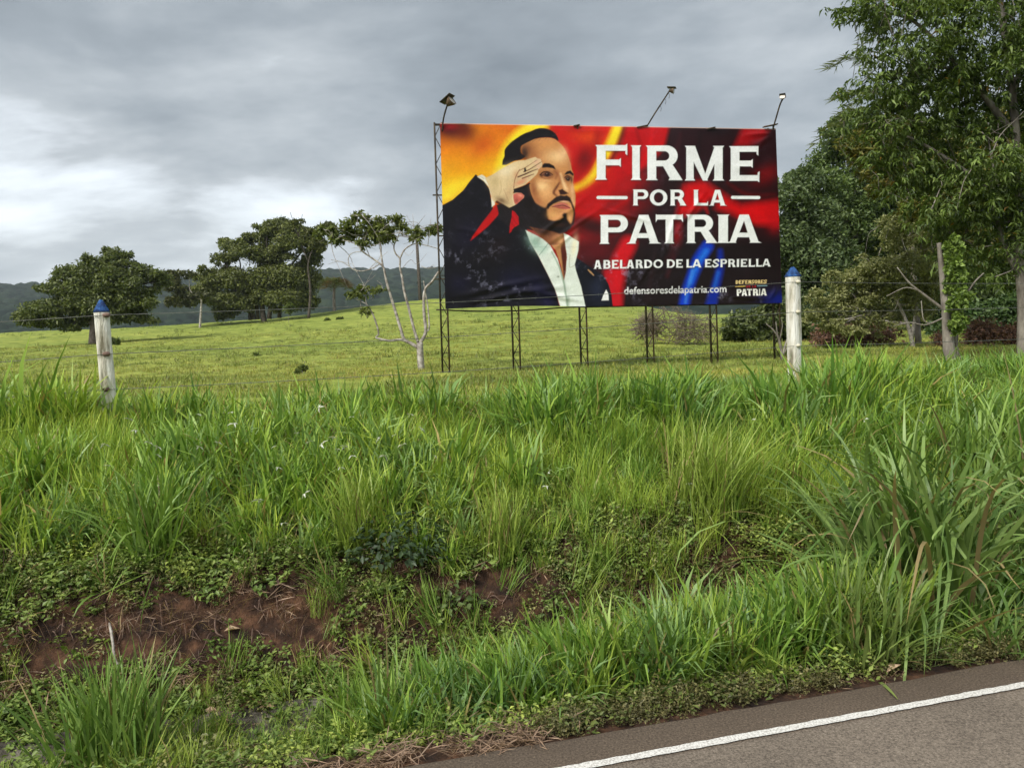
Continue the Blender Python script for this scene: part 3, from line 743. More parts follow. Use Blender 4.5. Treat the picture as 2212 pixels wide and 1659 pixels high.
# ---- the print, worked out on a fine grid of the vinyl sheet. Plan units: 2212 x 1659 measured sheet drawing
GW, GH = 704, 368
uu, vv = np.meshgrid(np.linspace(0, 1, GW), np.linspace(0, 1, GH))      # v up
q0, q1, q2, q3 = np.array([75, 268.]), np.array([2068, 300.]), np.array([2108, 1345.]), np.array([105, 1375.])  # TL TR BR BL in the drawing
def homography(src, dst):
    A = []
    for (x, y), (X, Y) in zip(src, dst):
        A.append([x, y, 1, 0, 0, 0, -X * x, -X * y, -X]); A.append([0, 0, 0, x, y, 1, -Y * x, -Y * y, -Y])
    _, _, Vt = np.linalg.svd(np.array(A))
    return Vt[-1].reshape(3, 3)
Hm = homography([(0, 1), (1, 1), (1, 0), (0, 0)], [q0, q1, q2, q3])
hh = Hm @ np.stack([uu.ravel(), vv.ravel(), np.ones(uu.size)])
DX, DY = hh[0] / hh[2], hh[1] / hh[2]
IMG = np.zeros((uu.size, 3))

def lin(c):
    c = np.asarray(c, float) / 255.0
    return np.where(c <= 0.04045, c / 12.92, ((c + 0.055) / 1.055) ** 2.4)
def sdf(poly, X, Y):
    P = np.asarray(poly, float)
    d = np.full(X.shape, 1e18); sgn = np.ones(X.shape)
    for i in range(len(P)):
        a, b = P[i], P[i - 1]
        e0, e1 = b - a, None
        wx, wy = X - a[0], Y - a[1]
        h = np.clip((wx * e0[0] + wy * e0[1]) / (e0 @ e0 + 1e-9), 0, 1)
        d = np.minimum(d, (wx - e0[0] * h) ** 2 + (wy - e0[1] * h) ** 2)
        c1, c2, c3 = Y >= a[1], Y < b[1], e0[0] * wy > e0[1] * wx
        flip = (c1 & c2 & c3) | (~c1 & ~c2 & ~c3)
        sgn = np.where(flip, -sgn, sgn)
    return sgn * np.sqrt(d)
def near(P, pad):
    P = np.asarray(P, float)
    return np.where((DX > P[:, 0].min() - pad) & (DX < P[:, 0].max() + pad) & (DY > P[:, 1].min() - pad) & (DY < P[:, 1].max() + pad))[0]
def blend(i, a, col):
    a = np.clip(a, 0, 1)[:, None]
    IMG[i] = IMG[i] * (1 - a) + lin(col) * a
def poly(P, col, soft=3.0, op=1.0, smooth=0):
    P = np.asarray(P, float)
    if smooth:
        P = spline(np.vstack([P, P[:1]]), smooth)[:-1]
    i = near(P, soft * 2)
    if len(i):
        blend(i, op * np.clip(0.5 - sdf(P, DX[i], DY[i]) / (2 * soft), 0, 1), col)
def blob(x, y, rx, ry, ang, col, op=1.0, p=2.0):
    c, s_ = math.cos(R(ang)), math.sin(R(ang))
    m_ = max(rx, ry) * 2.3
    i = near([(x - m_, y - m_), (x + m_, y + m_)], 0)
    X, Y = DX[i] - x, DY[i] - y
    r2 = ((X * c + Y * s_) / rx) ** 2 + ((-X * s_ + Y * c) / ry) ** 2
    blend(i, op * np.exp(-r2 ** (p / 2)), col)
def stroke(P, w, col, soft=3.0, op=1.0, smooth=5):
    P = spline(P, smooth) if len(P) > 2 else np.asarray(P, float)
    w = np.interp(np.linspace(0, 1, len(P)), np.linspace(0, 1, len(np.atleast_1d(w))), np.atleast_1d(w))
    i = near(P, w.max() + 2 * soft)
    d = np.full(len(i), 1e9)
    for k in range(len(P) - 1):
        a, e = P[k], P[k + 1] - P[k]
        wx, wy = DX[i] - a[0], DY[i] - a[1]
        h = np.clip((wx * e[0] + wy * e[1]) / (e @ e + 1e-9), 0, 1)
        d = np.minimum(d, np.hypot(wx - e[0] * h, wy - e[1] * h) - (w[k] + (w[k + 1] - w[k]) * h) / 2)
    blend(i, op * np.clip(0.5 - d / (2 * soft), 0, 1), col)

# flag background
IMG[:] = lin((60, 24, 30))
f1 = np.clip((1250 - DX - 0.25 * (DY - 700)) / 500, 0, 1)
IMG[:] = IMG * (1 - f1[:, None]) + lin((190, 25, 20)) * f1[:, None]
for a in [(300, 480, 420, 330, 0, (232, 140, 22), 1.0, 4), (90, 620, 260, 150, -20, (238, 190, 40), .9), (330, 330, 120, 60, 20, (235, 160, 30), .8), (130, 300, 130, 70, 10, (80, 12, 20), 1.0), (230, 320, 60, 60, 0, (120, 25, 20), .6),
          (130, 285, 60, 25, 0, (190, 30, 30), .7), (330, 400, 60, 110, 35, (205, 95, 20), .7), (250, 520, 110, 60, -20, (240, 170, 30), .6), (180, 640, 150, 50, -18, (247, 220, 60), .9), (110, 700, 80, 40, -20, (250, 225, 75), .9),
          (420, 520, 120, 70, -30, (245, 195, 40), .9)]:
    blob(*a)
stroke([(420, 620), (450, 480), (500, 380), (580, 310), (680, 270)], [70, 60, 60, 70], (250, 225, 60), 22)
blob(640, 280, 60, 25, 0, (250, 225, 70), .8)
poly([(720, 262), (1150, 262), (1190, 420), (1120, 640), (1010, 800), (860, 820), (840, 560), (760, 330)], (205, 30, 22), 20)
blob(950, 350, 110, 50, 15, (225, 90, 25), .8)
blob(880, 300, 70, 30, 10, (180, 20, 25), .8)
stroke([(1150, 270), (1105, 380), (1050, 470), (1000, 560), (930, 630), (870, 665)], [90, 80, 70, 60, 55], (238, 110, 25), 34)
stroke([(1140, 275), (1090, 380), (1035, 480), (985, 570), (930, 625), (880, 650)], [70, 56, 48, 42, 36], (250, 222, 60), 16)
stroke([(1010, 330), (990, 420), (940, 520), (890, 590)], [30, 26, 20], (170, 20, 20), 24, .7)
blob(925, 480, 45, 75, 20, (130, 12, 18), .9)
poly([(1165, 265), (1440, 265), (1400, 420), (1300, 520), (1130, 620), (1100, 560), (1140, 400)], (200, 14, 26), 16)
stroke([(1170, 270), (1130, 400), (1070, 520)], [26, 30, 24], (110, 14, 20), 14, .8)
blob(1170, 640, 150, 70, -30, (190, 12, 22), .9)
blob(960, 720, 120, 90, -25, (196, 14, 24), .95)
blob(1120, 800, 190, 60, -20, (165, 14, 26), .8)
stroke([(870, 780), (960, 810), (1060, 800), (1180, 720)], [30, 36, 26], (205, 20, 28), 20, .7)
blob(980, 880, 150, 50, 12, (60, 20, 24), .9)
poly([(1450, 270), (2080, 300), (2090, 620), (1420, 620), (1380, 520), (1420, 400)], (58, 24, 32), 26)
poly([(1870, 290), (2040, 290), (1980, 350), (1900, 400), (1820, 400)], (178, 16, 30), 20)
blob(1950, 350, 60, 40, -40, (150, 18, 34), .7)
blob(1720, 310, 90, 30, 0, (42, 30, 36), .8)
blob(2010, 570, 90, 50, -25, (150, 12, 24), .7)
poly([(1520, 640), (1640, 610), (1760, 690), (1860, 760), (2095, 720), (2100, 880), (1960, 870), (1800, 800), (1660, 760), (1560, 800), (1470, 830)], (206, 14, 26), 26)
blob(1570, 690, 60, 80, 25, (210, 16, 28), .8)
blob(1960, 800, 120, 50, 5, (220, 16, 28), .8)
blob(2060, 860, 40, 60, 0, (190, 20, 40), .7)
stroke([(1480, 560), (1420, 720), (1380, 900), (1330, 1040)], [60, 90, 90, 60], (52, 26, 30), 30, .9)
stroke([(1690, 740), (1620, 860), (1560, 1000)], [50, 66, 70], (40, 26, 28), 24, .95)
stroke([(1480, 880), (1470, 1000), (1430, 1080)], [50, 50, 36], (160, 16, 28), 20, .85)
poly([(880, 990), (2120, 960), (2120, 1400), (880, 1400)], (38, 24, 28), 40, .86)
blob(1000, 1030, 150, 70, 0, (118, 20, 34), .8)
stroke([(1190, 985), (1140, 1090), (1110, 1200), (1110, 1360)], [95, 100, 110, 80], (214, 22, 42), 22, .95)
stroke([(1060, 1150), (1090, 1260), (1130, 1360)], [40, 50, 44], (200, 30, 50), 16, .7)
stroke([(1660, 1000), (1610, 1080), (1570, 1180), (1535, 1290), (1520, 1370)], [70, 76, 66, 62, 62], (14, 78, 200), 14)
stroke([(1650, 1030), (1600, 1110), (1560, 1220)], [30, 26, 20], (60, 150, 240), 14, .7)
stroke([(1735, 1030), (1735, 1130), (1705, 1260), (1680, 1370)], [30, 44, 56, 70], (16, 60, 170), 14, .95)
stroke([(1725, 1160), (1700, 1260)], [18, 18], (60, 140, 230), 12, .6)
blob(2085, 1330, 90, 60, 0, (16, 44, 140), .95)

for P, w, c_, o_ in (([(1230, 290), (1260, 420), (1210, 540)], [10, 18, 12], (140, 8, 18), .6), ([(1330, 300), (1310, 430), (1240, 560)], [12, 20, 12], (228, 30, 40), .5), ([(1500, 330), (1470, 470), (1500, 580)], [16, 30, 18], (88, 34, 42), .5), ([(1620, 320), (1600, 450)], [14, 26], (34, 16, 22), .6), ([(900, 900), (1000, 950), (1130, 930)], [16, 26, 14], (120, 14, 24), .6),
                     ([(1240, 640), (1200, 760), (1230, 860)], [12, 22, 14], (110, 12, 22), .6), ([(1550, 640), (1620, 700), (1660, 800)], [12, 20, 12], (232, 26, 36), .5), ([(1780, 620), (1900, 690), (2060, 690)], [14, 24, 16], (120, 10, 20), .6), ([(1850, 830), (1960, 850), (2080, 840)], [10, 18, 12], (236, 40, 50), .4), ([(1350, 1010), (1330, 1150), (1300, 1330)], [16, 26, 20], (64, 40, 44), .5), ([(1460, 1060), (1420, 1180)], [14, 20], (96, 30, 40), .5), ([(1850, 1000), (1900, 1120), (1860, 1300)], [20, 34, 24], (50, 34, 38), .6), ([(1580, 1110), (1550, 1230), (1530, 1340)], [8, 12, 8], (120, 190, 250), .5)):
    stroke(P, w, c_, 12, o_)
# the portrait; its outlines are measured in a second, larger drawing
def a1(P):
    P = np.asarray(P, float)
    return np.stack([P[:, 0] * .705 + 21.3, P[:, 1] * .705 + 234], 1)
def ap(P, col, soft=2.2, op=1.0, smooth=0):
    poly(a1(P), col, soft, op, smooth)
def as_(P, w, col, soft=2.5, op=1.0):
    stroke(a1(P), np.atleast_1d(w) * .705, col, soft, op)
def ab(x, y, rx, ry, ang, col, op=1.0, p=2.0):
    blob(x * .705 + 21.3, y * .705 + 234, rx * .705, ry * .705, ang, col, op, p)
SUIT = (27, 22, 34)
ap([(40, 750), (95, 735), (180, 690), (270, 610), (320, 540), (375, 475), (400, 500), (450, 540), (490, 600), (505, 700), (520, 770), (620, 700), (720, 720), (800, 930), (830, 1050), (900, 1170), (980, 1330), (1040, 1460), (1095, 1680), (40, 1690)], SUIT)
ab(300, 1000, 110, 160, 20, (40, 34, 66), .5); ab(700, 1380, 140, 120, 0, (34, 32, 72), .6); ab(420, 1180, 160, 70, 10, (36, 28, 34), .7); ab(560, 1080, 110, 90, -30, (48, 34, 38), .7); ab(900, 1450, 80, 120, -20, (40, 38, 84), .5)
ab(240, 1400, 100, 80, 0, (40, 36, 74), .5); ab(980, 1560, 60, 60, 0, (44, 40, 90), .6)
ap([(540, 730), (585, 760), (560, 820), (480, 910), (400, 980), (330, 1035), (345, 1000), (430, 880), (500, 790)], (196, 26, 26), 4)
ap([(700, 790), (735, 830), (737, 890), (720, 920), (655, 972), (665, 880)], (200, 22, 30), 3)
ap([(1205, 1170), (1290, 1230), (1380, 1290), (1450, 1340), (1490, 1410), (1515, 1500), (1535, 1680), (1295, 1680), (1280, 1500), (1250, 1400), (1200, 1260)], (30, 32, 46), 2.5)
ab(1390, 1440, 60, 110, -12, (58, 66, 92), .6); ab(1340, 1340, 40, 60, -20, (20, 22, 34), .7)
# shirt
ap([(790, 945), (980, 1045), (1060, 1190), (1112, 1370), (1140, 1180), (1108, 972), (1150, 990), (1240, 1045), (1235, 1120), (1205, 1240), (1215, 1290), (1260, 1430), (1295, 1600), (1300, 1680), (1105, 1680), (1040, 1460), (980, 1330), (900, 1170), (830, 1050)], (228, 234, 226))
ab(870, 1050, 60, 90, -35, (150, 182, 168), .75); ab(940, 1110, 40, 40, -30, (190, 214, 200), .6); ab(1200, 1090, 26, 90, 8, (244, 236, 206), .8)
as_([(985, 1050), (960, 1090), (905, 1160)], [6, 5, 4], (128, 160, 146), 3, .8)
as_([(1010, 1130), (1070, 1250), (1110, 1380), (1130, 1500), (1145, 1610)], [8, 12, 16, 16, 14], (150, 170, 150), 4, .8)
as_([(1165, 1160), (1160, 1260), (1200, 1250)], [4, 5, 4], (180, 176, 150), 3, .7)
ab(1150, 1560, 14, 60, 0, (140, 160, 140), .6); ab(1065, 1345, 10, 8, 0, (120, 130, 110), .8)
# neck opening
ap([(1110, 990), (1136, 1150), (1130, 1300), (1115, 1372), (1085, 1240), (1045, 1120), (985, 1050), (940, 1000), (1108, 985)], (196, 148, 104), 3)
ap([(1110, 990), (1136, 1150), (1130, 1300), (1115, 1372), (1098, 1210), (1086, 1100)], (104, 48, 34), 4)
# head and hand, measured in a third, still larger drawing
def f1_(P):
    P = np.asarray(P, float)
    return np.stack([P[:, 0] * .42297 + 340.3, P[:, 1] * .42297 + 276.5], 1)
def fp(P, col, soft=4, op=1.0, smooth=0):
    poly(f1_(P), col, soft * .423, op, smooth)
def fs(P, w, col, soft=5, op=1.0):
    stroke(f1_(P), np.atleast_1d(w) * .423, col, soft * .423, op)
def fb(x, y, rx, ry, ang, col, op=1.0, p=2.0):
    blob(x * .42297 + 340.3, y * .42297 + 276.5, rx * .423, ry * .423, ang, col, op, p)
fp([(390, 900), (620, 830), (660, 1000), (720, 1100), (860, 1170), (870, 1330), (980, 1520), (760, 1500), (560, 1460), (380, 1500), (200, 1300), (160, 1120), (400, 1090)], (44, 35, 38), 8)
fp([(620, 1430), (900, 1490), (1095, 1505), (1090, 1680), (900, 1690), (760, 1560)], (150, 100, 70), 8)
fb(1050, 1620, 50, 80, 0, (216, 172, 124), .8); fb(800, 1500, 120, 50, 10, (70, 48, 42), .9); fb(980, 1600, 60, 60, 0, (190, 142, 98), .6)
fp([(500, 330), (560, 250), (700, 200), (860, 182), (960, 200), (1020, 240), (1090, 310), (1150, 420), (1190, 540), (1215, 640), (1240, 700), (1228, 800), (1238, 880), (1264, 980), (1262, 1100), (1252, 1200), (1237, 1330), (1190, 1390), (1000, 1380), (860, 1300), (720, 1120), (650, 980), (620, 830), (640, 600), (560, 450)], (208, 156, 106), 4, 1, 3)
for q_ in [(600, 330, 120, 110, 20, (148, 98, 66), .85), (560, 410, 60, 90, 0, (66, 46, 42), .85), (690, 430, 70, 70, 0, (176, 122, 82), .6), (860, 290, 170, 80, 8, (220, 164, 106), .6), (990, 450, 130, 90, 15, (248, 216, 168), .75), (1090, 390, 60, 80, -10, (240, 206, 168), .55), (1172, 540, 26, 90, -8, (200, 148, 108), .6), (900, 480, 90, 50, 10, (232, 190, 138), .5),
           (800, 860, 100, 70, 10, (252, 218, 168), .85), (860, 960, 90, 90, 0, (238, 190, 138), .7), (680, 900, 50, 150, -8, (160, 102, 68), .8), (740, 1070, 70, 50, 30, (180, 120, 84), .65), (1218, 900, 28, 90, 0, (242, 202, 160), .7), (1225, 1050, 24, 80, 0, (234, 192, 152), .7)]:
    fb(*q_)
fs([(1040, 810), (990, 890), (962, 950), (1000, 992)], [20, 36, 38, 20], (112, 60, 40), 14, .9)
fs([(1050, 690), (1090, 800), (1130, 900)], [28, 38, 46], (250, 218, 174), 18, .85)
fs([(1010, 650), (1040, 740), (1052, 820)], [34, 32, 28], (182, 126, 88), 18, .8)
fb(1012, 940, 28, 34, 0, (214, 160, 116), .85); fb(1152, 918, 30, 40, 0, (234, 188, 142), .75)
fp([(1028, 915), (1080, 898), (1120, 930), (1168, 960), (1112, 978), (1050, 978)], (62, 28, 20), 9, .96)
# eyes and brows
fb(868, 690, 120, 54, 8, (140, 86, 60), .8); fb(1160, 745, 62, 52, 0, (128, 76, 54), .85)
fp([(796, 565), (830, 538), (900, 543), (962, 575), (990, 630), (940, 608), (860, 598), (798, 604)], (40, 27, 24), 7)
fp([(1108, 695), (1140, 655), (1190, 640), (1238, 690), (1232, 718), (1180, 684), (1130, 698)], (42, 27, 24), 7)
fp([(800, 702), (830, 670), (890, 668), (932, 716), (880, 727), (830, 724)], (128, 90, 76), 6)
fs([(768, 702), (810, 664), (880, 658), (944, 702)], [16, 15, 13, 9], (52, 30, 25), 5)
fb(868, 694, 36, 34, 0, (54, 22, 16), 1.0, 4); fb(862, 684, 7, 7, 0, (200, 170, 160), .8); fb(788, 710, 24, 22, 0, (78, 40, 32), .85)
fs([(780, 732), (850, 754), (942, 732)], [8, 9, 7], (150, 94, 70), 6, .8); fb(850, 782, 90, 16, 4, (238, 194, 148), .6)
fs([(965, 640), (1005, 690), (988, 750)], [26, 28, 22], (160, 104, 72), 16, .75)
fs([(1112, 742), (1150, 714), (1200, 742)], [10, 12, 10], (46, 28, 24), 5)
fp([(1120, 752), (1150, 730), (1190, 755), (1175, 790), (1140, 782)], (104, 72, 60), 6)
fb(1162, 756, 25, 24, 0, (42, 22, 18), 1.0, 4); fb(1156, 750, 6, 6, 0, (205, 186, 168), .8); fb(1208, 772, 16, 44, 0, (84, 52, 42), .8)
# moustache, beard, mouth
fp([(640, 990), (700, 1090), (780, 1140), (850, 1170), (856, 1250), (875, 1322), (960, 1346), (1040, 1332), (1090, 1300), (1076, 1262), (1100, 1236), (1140, 1240), (1150, 1320), (1200, 1388), (1240, 1330), (1257, 1230), (1234, 1390), (1190, 1462), (1130, 1512), (1040, 1532), (960, 1502), (880, 1450), (720, 1350), (560, 1200), (540, 1040)], (40, 27, 25), 14)
fp([(862, 1152), (870, 1110), (930, 1060), (990, 1010), (1060, 985), (1110, 995), (1140, 985), (1190, 1020), (1215, 1080), (1242, 1150), (1247, 1205), (1215, 1160), (1200, 1100), (1160, 1070), (1100, 1060), (1020, 1080), (950, 1110), (900, 1150), (880, 1182)], (54, 37, 33), 10)
fs([(872, 1150), (846, 1200), (862, 1310)], [30, 46, 42], (50, 32, 27), 18, .9)
fs([(1242, 1180), (1247, 1260), (1226, 1385)], [20, 26, 30], (58, 35, 28), 12, .9)
fb(950, 1262, 74, 48, 0, (228, 182, 126), .8); fb(1182, 1300, 26, 60, -10, (228, 182, 136), .75); fb(1040, 1405, 90, 28, 0, (92, 60, 48), .55)
fp([(930, 1146), (1000, 1105), (1060, 1086), (1110, 1091), (1150, 1110), (1187, 1150), (1100, 1140), (1020, 1145)], (204, 128, 114), 6)
fp([(950, 1150), (1020, 1145), (1100, 1140), (1187, 1150), (1192, 1176), (1130, 1183), (1040, 1174)], (188, 108, 96), 6)
fs([(935, 1148), (1020, 1136), (1100, 1128), (1187, 1166)], [6, 10, 13, 10], (104, 46, 40), 4)
fb(1112, 1074, 60, 9, 4, (240, 200, 180), .7); fb(1090, 1216, 60, 14, 0, (196, 146, 106), .6)
# hair
fp([(240, 560), (245, 500), (270, 440), (275, 350), (340, 270), (420, 205), (540, 130), (640, 95), (720, 60), (800, 50), (880, 65), (950, 100), (1000, 150), (1026, 228), (960, 195), (860, 180), (720, 195), (620, 235), (550, 270), (500, 310), (505, 400), (560, 440), (500, 490), (400, 510), (300, 560)], (34, 26, 28), 6, 1, 3)
for k in range(22):
    x_ = 330 + k * 30
    fs([(x_, 330 - .2 * x_ + (k % 3) * 22), (x_ + 60, 285 - .2 * x_ + (k % 4) * 15)], [5, 3], (58, 46, 46), 5, .5)
fb(540, 380, 36, 70, 0, (64, 46, 42), .6)
# sleeve cuff and saluting hand
ap([(385, 495), (425, 478), (445, 490), (472, 512), (505, 575), (528, 655), (535, 730), (508, 752), (504, 660), (482, 580), (440, 530)], (232, 228, 214), 2.5)
as_([(395, 492), (420, 500), (445, 512)], [4, 4], (150, 140, 120), 2, .6)
fp([(0, 745), (100, 700), (240, 610), (330, 560), (400, 520), (480, 500), (560, 495), (640, 470), (700, 452), (735, 475), (770, 480), (800, 540), (795, 580), (740, 630), (738, 660), (715, 700), (640, 770), (560, 840), (410, 895), (385, 960), (440, 950), (500, 955), (545, 990), (540, 1020), (470, 1080), (430, 1115), (405, 1130), (330, 1165), (260, 1120), (170, 1060), (130, 1085), (100, 1050), (80, 950), (40, 830)], (222, 200, 162), 5)
for q_ in [(300, 640, 130, 70, -25, (242, 228, 198), .75), (140, 800, 90, 90, 0, (206, 186, 142), .6), (250, 850, 60, 110, 10, (232, 212, 174), .5), (720, 520, 50, 30, -30, (238, 192, 170), .65), (745, 585, 40, 22, -30, (238, 192, 170), .65), (230, 1060, 90, 44, 25, (118, 90, 70), .8), (330, 960, 50, 110, 10, (200, 166, 130), .5), (430, 700, 40, 60, 0, (206, 158, 124), .6)]:
    fb(*q_)
fs([(480, 640), (560, 600), (640, 550), (725, 495)], [10, 10, 8, 5], (158, 116, 86), 5)
fs([(540, 660), (620, 625), (700, 575), (785, 520)], [14, 13, 10, 6], (132, 90, 66), 5)
fs([(460, 730), (560, 690), (650, 650), (735, 620)], [18, 20, 14, 8], (104, 62, 46), 6)
fs([(520, 750), (600, 720), (680, 690)], [16, 15, 8], (116, 70, 54), 6)
fs([(480, 630), (440, 700), (410, 790), (400, 890)], [11, 10, 9, 8], (150, 106, 78), 6)
fb(500, 800, 90, 36, -25, (224, 152, 122), .75)
fs([(405, 908), (500, 884), (620, 822)], [20, 28, 20], (36, 24, 24), 7)
fp([(385, 975), (440, 955), (505, 955), (545, 990), (535, 1025), (480, 1075), (435, 1115), (410, 1100), (395, 1030)], (210, 122, 108), 6)
fb(490, 990, 40, 20, 20, (240, 172, 152), .7); fs([(390, 980), (385, 1040), (410, 1120)], [9, 9, 8], (240, 220, 190), 5, .8); fb(440, 1060, 26, 26, 0, (150, 80, 72), .6)
fs([(160, 1078), (240, 1124), (330, 1168)], [30, 38, 22], (44, 33, 31), 10, .85)
fs([(215, 780), (225, 900), (200, 980)], [7, 7, 6], (182, 152, 114), 6, .6); fs([(260, 900), (300, 1000), (330, 1060)], [6, 6, 6], (170, 130, 98), 6, .6)
fp([(545, 605), (565, 600), (575, 640), (560, 665), (545, 650)], (34, 25, 22), 4)
fp([(375, 1200), (410, 1215), (465, 1290), (472, 1400), (400, 1440), (345, 1510), (343, 1420), (370, 1300)], (200, 20, 36), 5)
# creases of the cloth under the chin
for k in range(7):
    fs([(260 + 70 * k, 1180 + 20 * k), (330 + 74 * k, 1320 + 16 * k), (420 + 74 * k, 1440 + 12 * k)], [8, 10, 6], (62, 52, 54), 10, .45)
# pocket square, lapel pin
ap([(1430, 1550), (1445, 1505), (1470, 1455), (1488, 1490), (1492, 1548)], (240, 240, 240), 2)
as_([(1318, 1285), (1338, 1305), (1365, 1332)], [8, 14, 8], (196, 160, 120), 2.5)

# ---- lettering: wide capitals with small flared serifs
def half_round(x0, y0, x1, y1, n=14):
    an = np.linspace(-math.pi / 2, math.pi / 2, n)
    r = min((y1 - y0) / 2 * 1.05, x1 - x0)
    return [(x0, y0)] + [(x1 - r + r * math.cos(a), (y0 + y1) / 2 + (y1 - y0) / 2 * math.sin(a)) for a in an] + [(x0, y1)]
def oval(x0, y0, x1, y1, n=30):
    an = np.linspace(0, 2 * math.pi, n, endpoint=False)
    return [((x0 + x1) / 2 + (x1 - x0) / 2 * math.cos(a), (y0 + y1) / 2 + (y1 - y0) / 2 * math.sin(a)) for a in an]
def glyph(ch, x0, y0, x1, y1):
    h, w = y1 - y0, x1 - x0
    S, B, q, c = min(.255 * h, .36 * w), .165 * h, .045 * h, .055 * h
    if ch == 'I':
        S = w - 2 * q
    rect = lambda a, b, c_, d: [(a, b), (c_, b), (c_, d), (a, d)]
    def stem(x, S=S, top=True, bot=True):
        p = [(x, y0), (x + S, y0), (x + S, y1), (x, y1)]
        o = [('+', p)]
        if top: o.append(('+', [(x - q, y0), (x + S + q, y0), (x + S, y0 + c), (x, y0 + c)]))
        if bot: o.append(('+', [(x - q, y1), (x + S + q, y1), (x + S, y1 - c), (x, y1 - c)]))
        return o
    def tip_r(x, ya, yb, up=True, dn=True):      # flared end of a horizontal arm
        e_ = q
        return [('+', [(x - c, ya), (x, ya - (e_ if up else 0)), (x, yb + (e_ if dn else 0)), (x - c, yb)])]
    xs = x0 + q
    mid = (y0 + y1) / 2
    if ch == 'I':
        return stem(xs)
    if ch == 'F':
        return stem(xs) + [('+', rect(xs, y0, x1, y0 + B)), ('+', rect(xs, mid - B * .5, x1 - .2 * w, mid + B * .5))] + tip_r(x1, y0, y0 + B * 1.5) + tip_r(x1 - .2 * w, mid - B * .5, mid + B * .5)
    if ch == 'E':
        return stem(xs) + [('+', rect(xs, y0, x1 - .03 * w, y0 + B)), ('+', rect(xs, mid - B * .5, x1 - .22 * w, mid + B * .5)), ('+', rect(xs, y1 - B, x1, y1))] + tip_r(x1 - .03 * w, y0, y0 + B * 1.4, False) + tip_r(x1 - .22 * w, mid - B * .5, mid + B * .5) + tip_r(x1, y1 - B * 1.4, y1, True, True)
    if ch == 'L':
        return stem(xs) + [('+', rect(xs, y1 - B, x1, y1))] + tip_r(x1, y1 - B * 1.4, y1, True, False)
    if ch == 'T':
        cx = (x0 + x1) / 2
        return stem(cx - S / 2, top=False) + [('+', rect(x0, y0, x1, y0 + B)), ('+', [(x0, y0 - q * .5), (x0 + c, y0), (x0 + c, y0 + B), (x0, y0 + B * 1.6)]), ('+', [(x1, y0 - q * .5), (x1 - c, y0), (x1 - c, y0 + B), (x1, y0 + B * 1.6)])]
    if ch == 'P' or ch == 'R':
        yb = y0 + h * .60
        o = [('+', half_round(xs, y0, x1 - (.10 * w if ch == 'R' else 0), yb)), ('-', half_round(xs + S, y0 + B, x1 - S * .95 - (.10 * w if ch == 'R' else 0), yb - B))] + stem(xs)
        if ch == 'R':
            xm = xs + S + .10 * w
            o += [('+', [(xm, yb - B), (xm + S * 1.15, yb - B), (x1 + q, y1), (x1 - S * 1.15, y1)]), ('+', [(x1 - S * 1.25 - q, y1), (x1 + q, y1), (x1 - q, y1 - c), (x1 - S * 1.15 - q, y1 - c)])]
        return o
    if ch == 'B':
        o = [('+', half_round(xs, y0, x1 - .05 * w, mid + B * .5)), ('+', half_round(xs, mid - B * .5, x1, y1)), ('-', half_round(xs + S, y0 + B, x1 - S - .05 * w, mid - B * .4)), ('-', half_round(xs + S, mid + B * .5, x1 - S, y1 - B))]
        return o + stem(xs)
    if ch == 'D':
        return [('+', half_round(xs, y0, x1, y1)), ('-', half_round(xs + S, y0 + B, x1 - S, y1 - B))] + stem(xs)
    if ch == 'O':
        return [('+', oval(x0, y0 - .01 * h, x1, y1 + .01 * h)), ('-', oval(x0 + S, y0 + B, x1 - S, y1 - B))]
    if ch == 'N':
        return stem(xs, S * .85) + stem(x1 - q - S * .85, S * .85) + [('+', [(xs, y0), (xs + S, y0), (x1 - q, y1), (x1 - q - S, y1)])]
    if ch == 'M':
        cx = (x0 + x1) / 2
        return stem(xs + .01 * w, S * .86) + stem(x1 - q - S * .95, S * .95) + [('+', [(xs, y0), (xs + S * 1.05, y0), (cx + S * .42, y1), (cx - S * .15, y1)]), ('+', [(x1 - q - S * .9, y0), (x1 - q, y0), (cx + S * .30, y1), (cx - S * .15, y1)])]
    if ch == 'A':
        cx = (x0 + x1) / 2
        o = [('+', [(cx - S * .66, y0), (cx + S * .60, y0), (x1 - q, y1), (x1 - q - S * 1.12, y1), (cx - S * .05, y0 + .22 * h), (x0 + q + S * .80, y1), (x0 + q, y1)])]
        o += [('+', rect(x0 + .26 * w, y1 - h * .36, x1 - .26 * w, y1 - h * .36 + B)), ('+', [(x0 - q, y1), (x0 + S * .95 + q, y1), (x0 + S * .8 + q, y1 - c), (x0 + q * 1.6, y1 - c)]), ('+', [(x1 - S * 1.3 - q, y1), (x1 + q, y1), (x1 - q * 1.6, y1 - c), (x1 - S * 1.15 - q, y1 - c)])]
        return o
    if ch == 'S':
        k = .5
        pts = [(x1 - .06 * w, y0 + .26 * h), (x1 - .16 * w, y0 + B * k), ((x0 + x1) / 2, y0 + B * k), (x0 + S * .45, y0 + .27 * h), ((x0 + x1) / 2, mid), (x1 - S * .45, y1 - .27 * h), ((x0 + x1) / 2, y1 - B * k), (x0 + .14 * w, y1 - B * k), (x0 + .05 * w, y1 - .26 * h)]
        return [('s', pts, B * 1.15)]
    return []
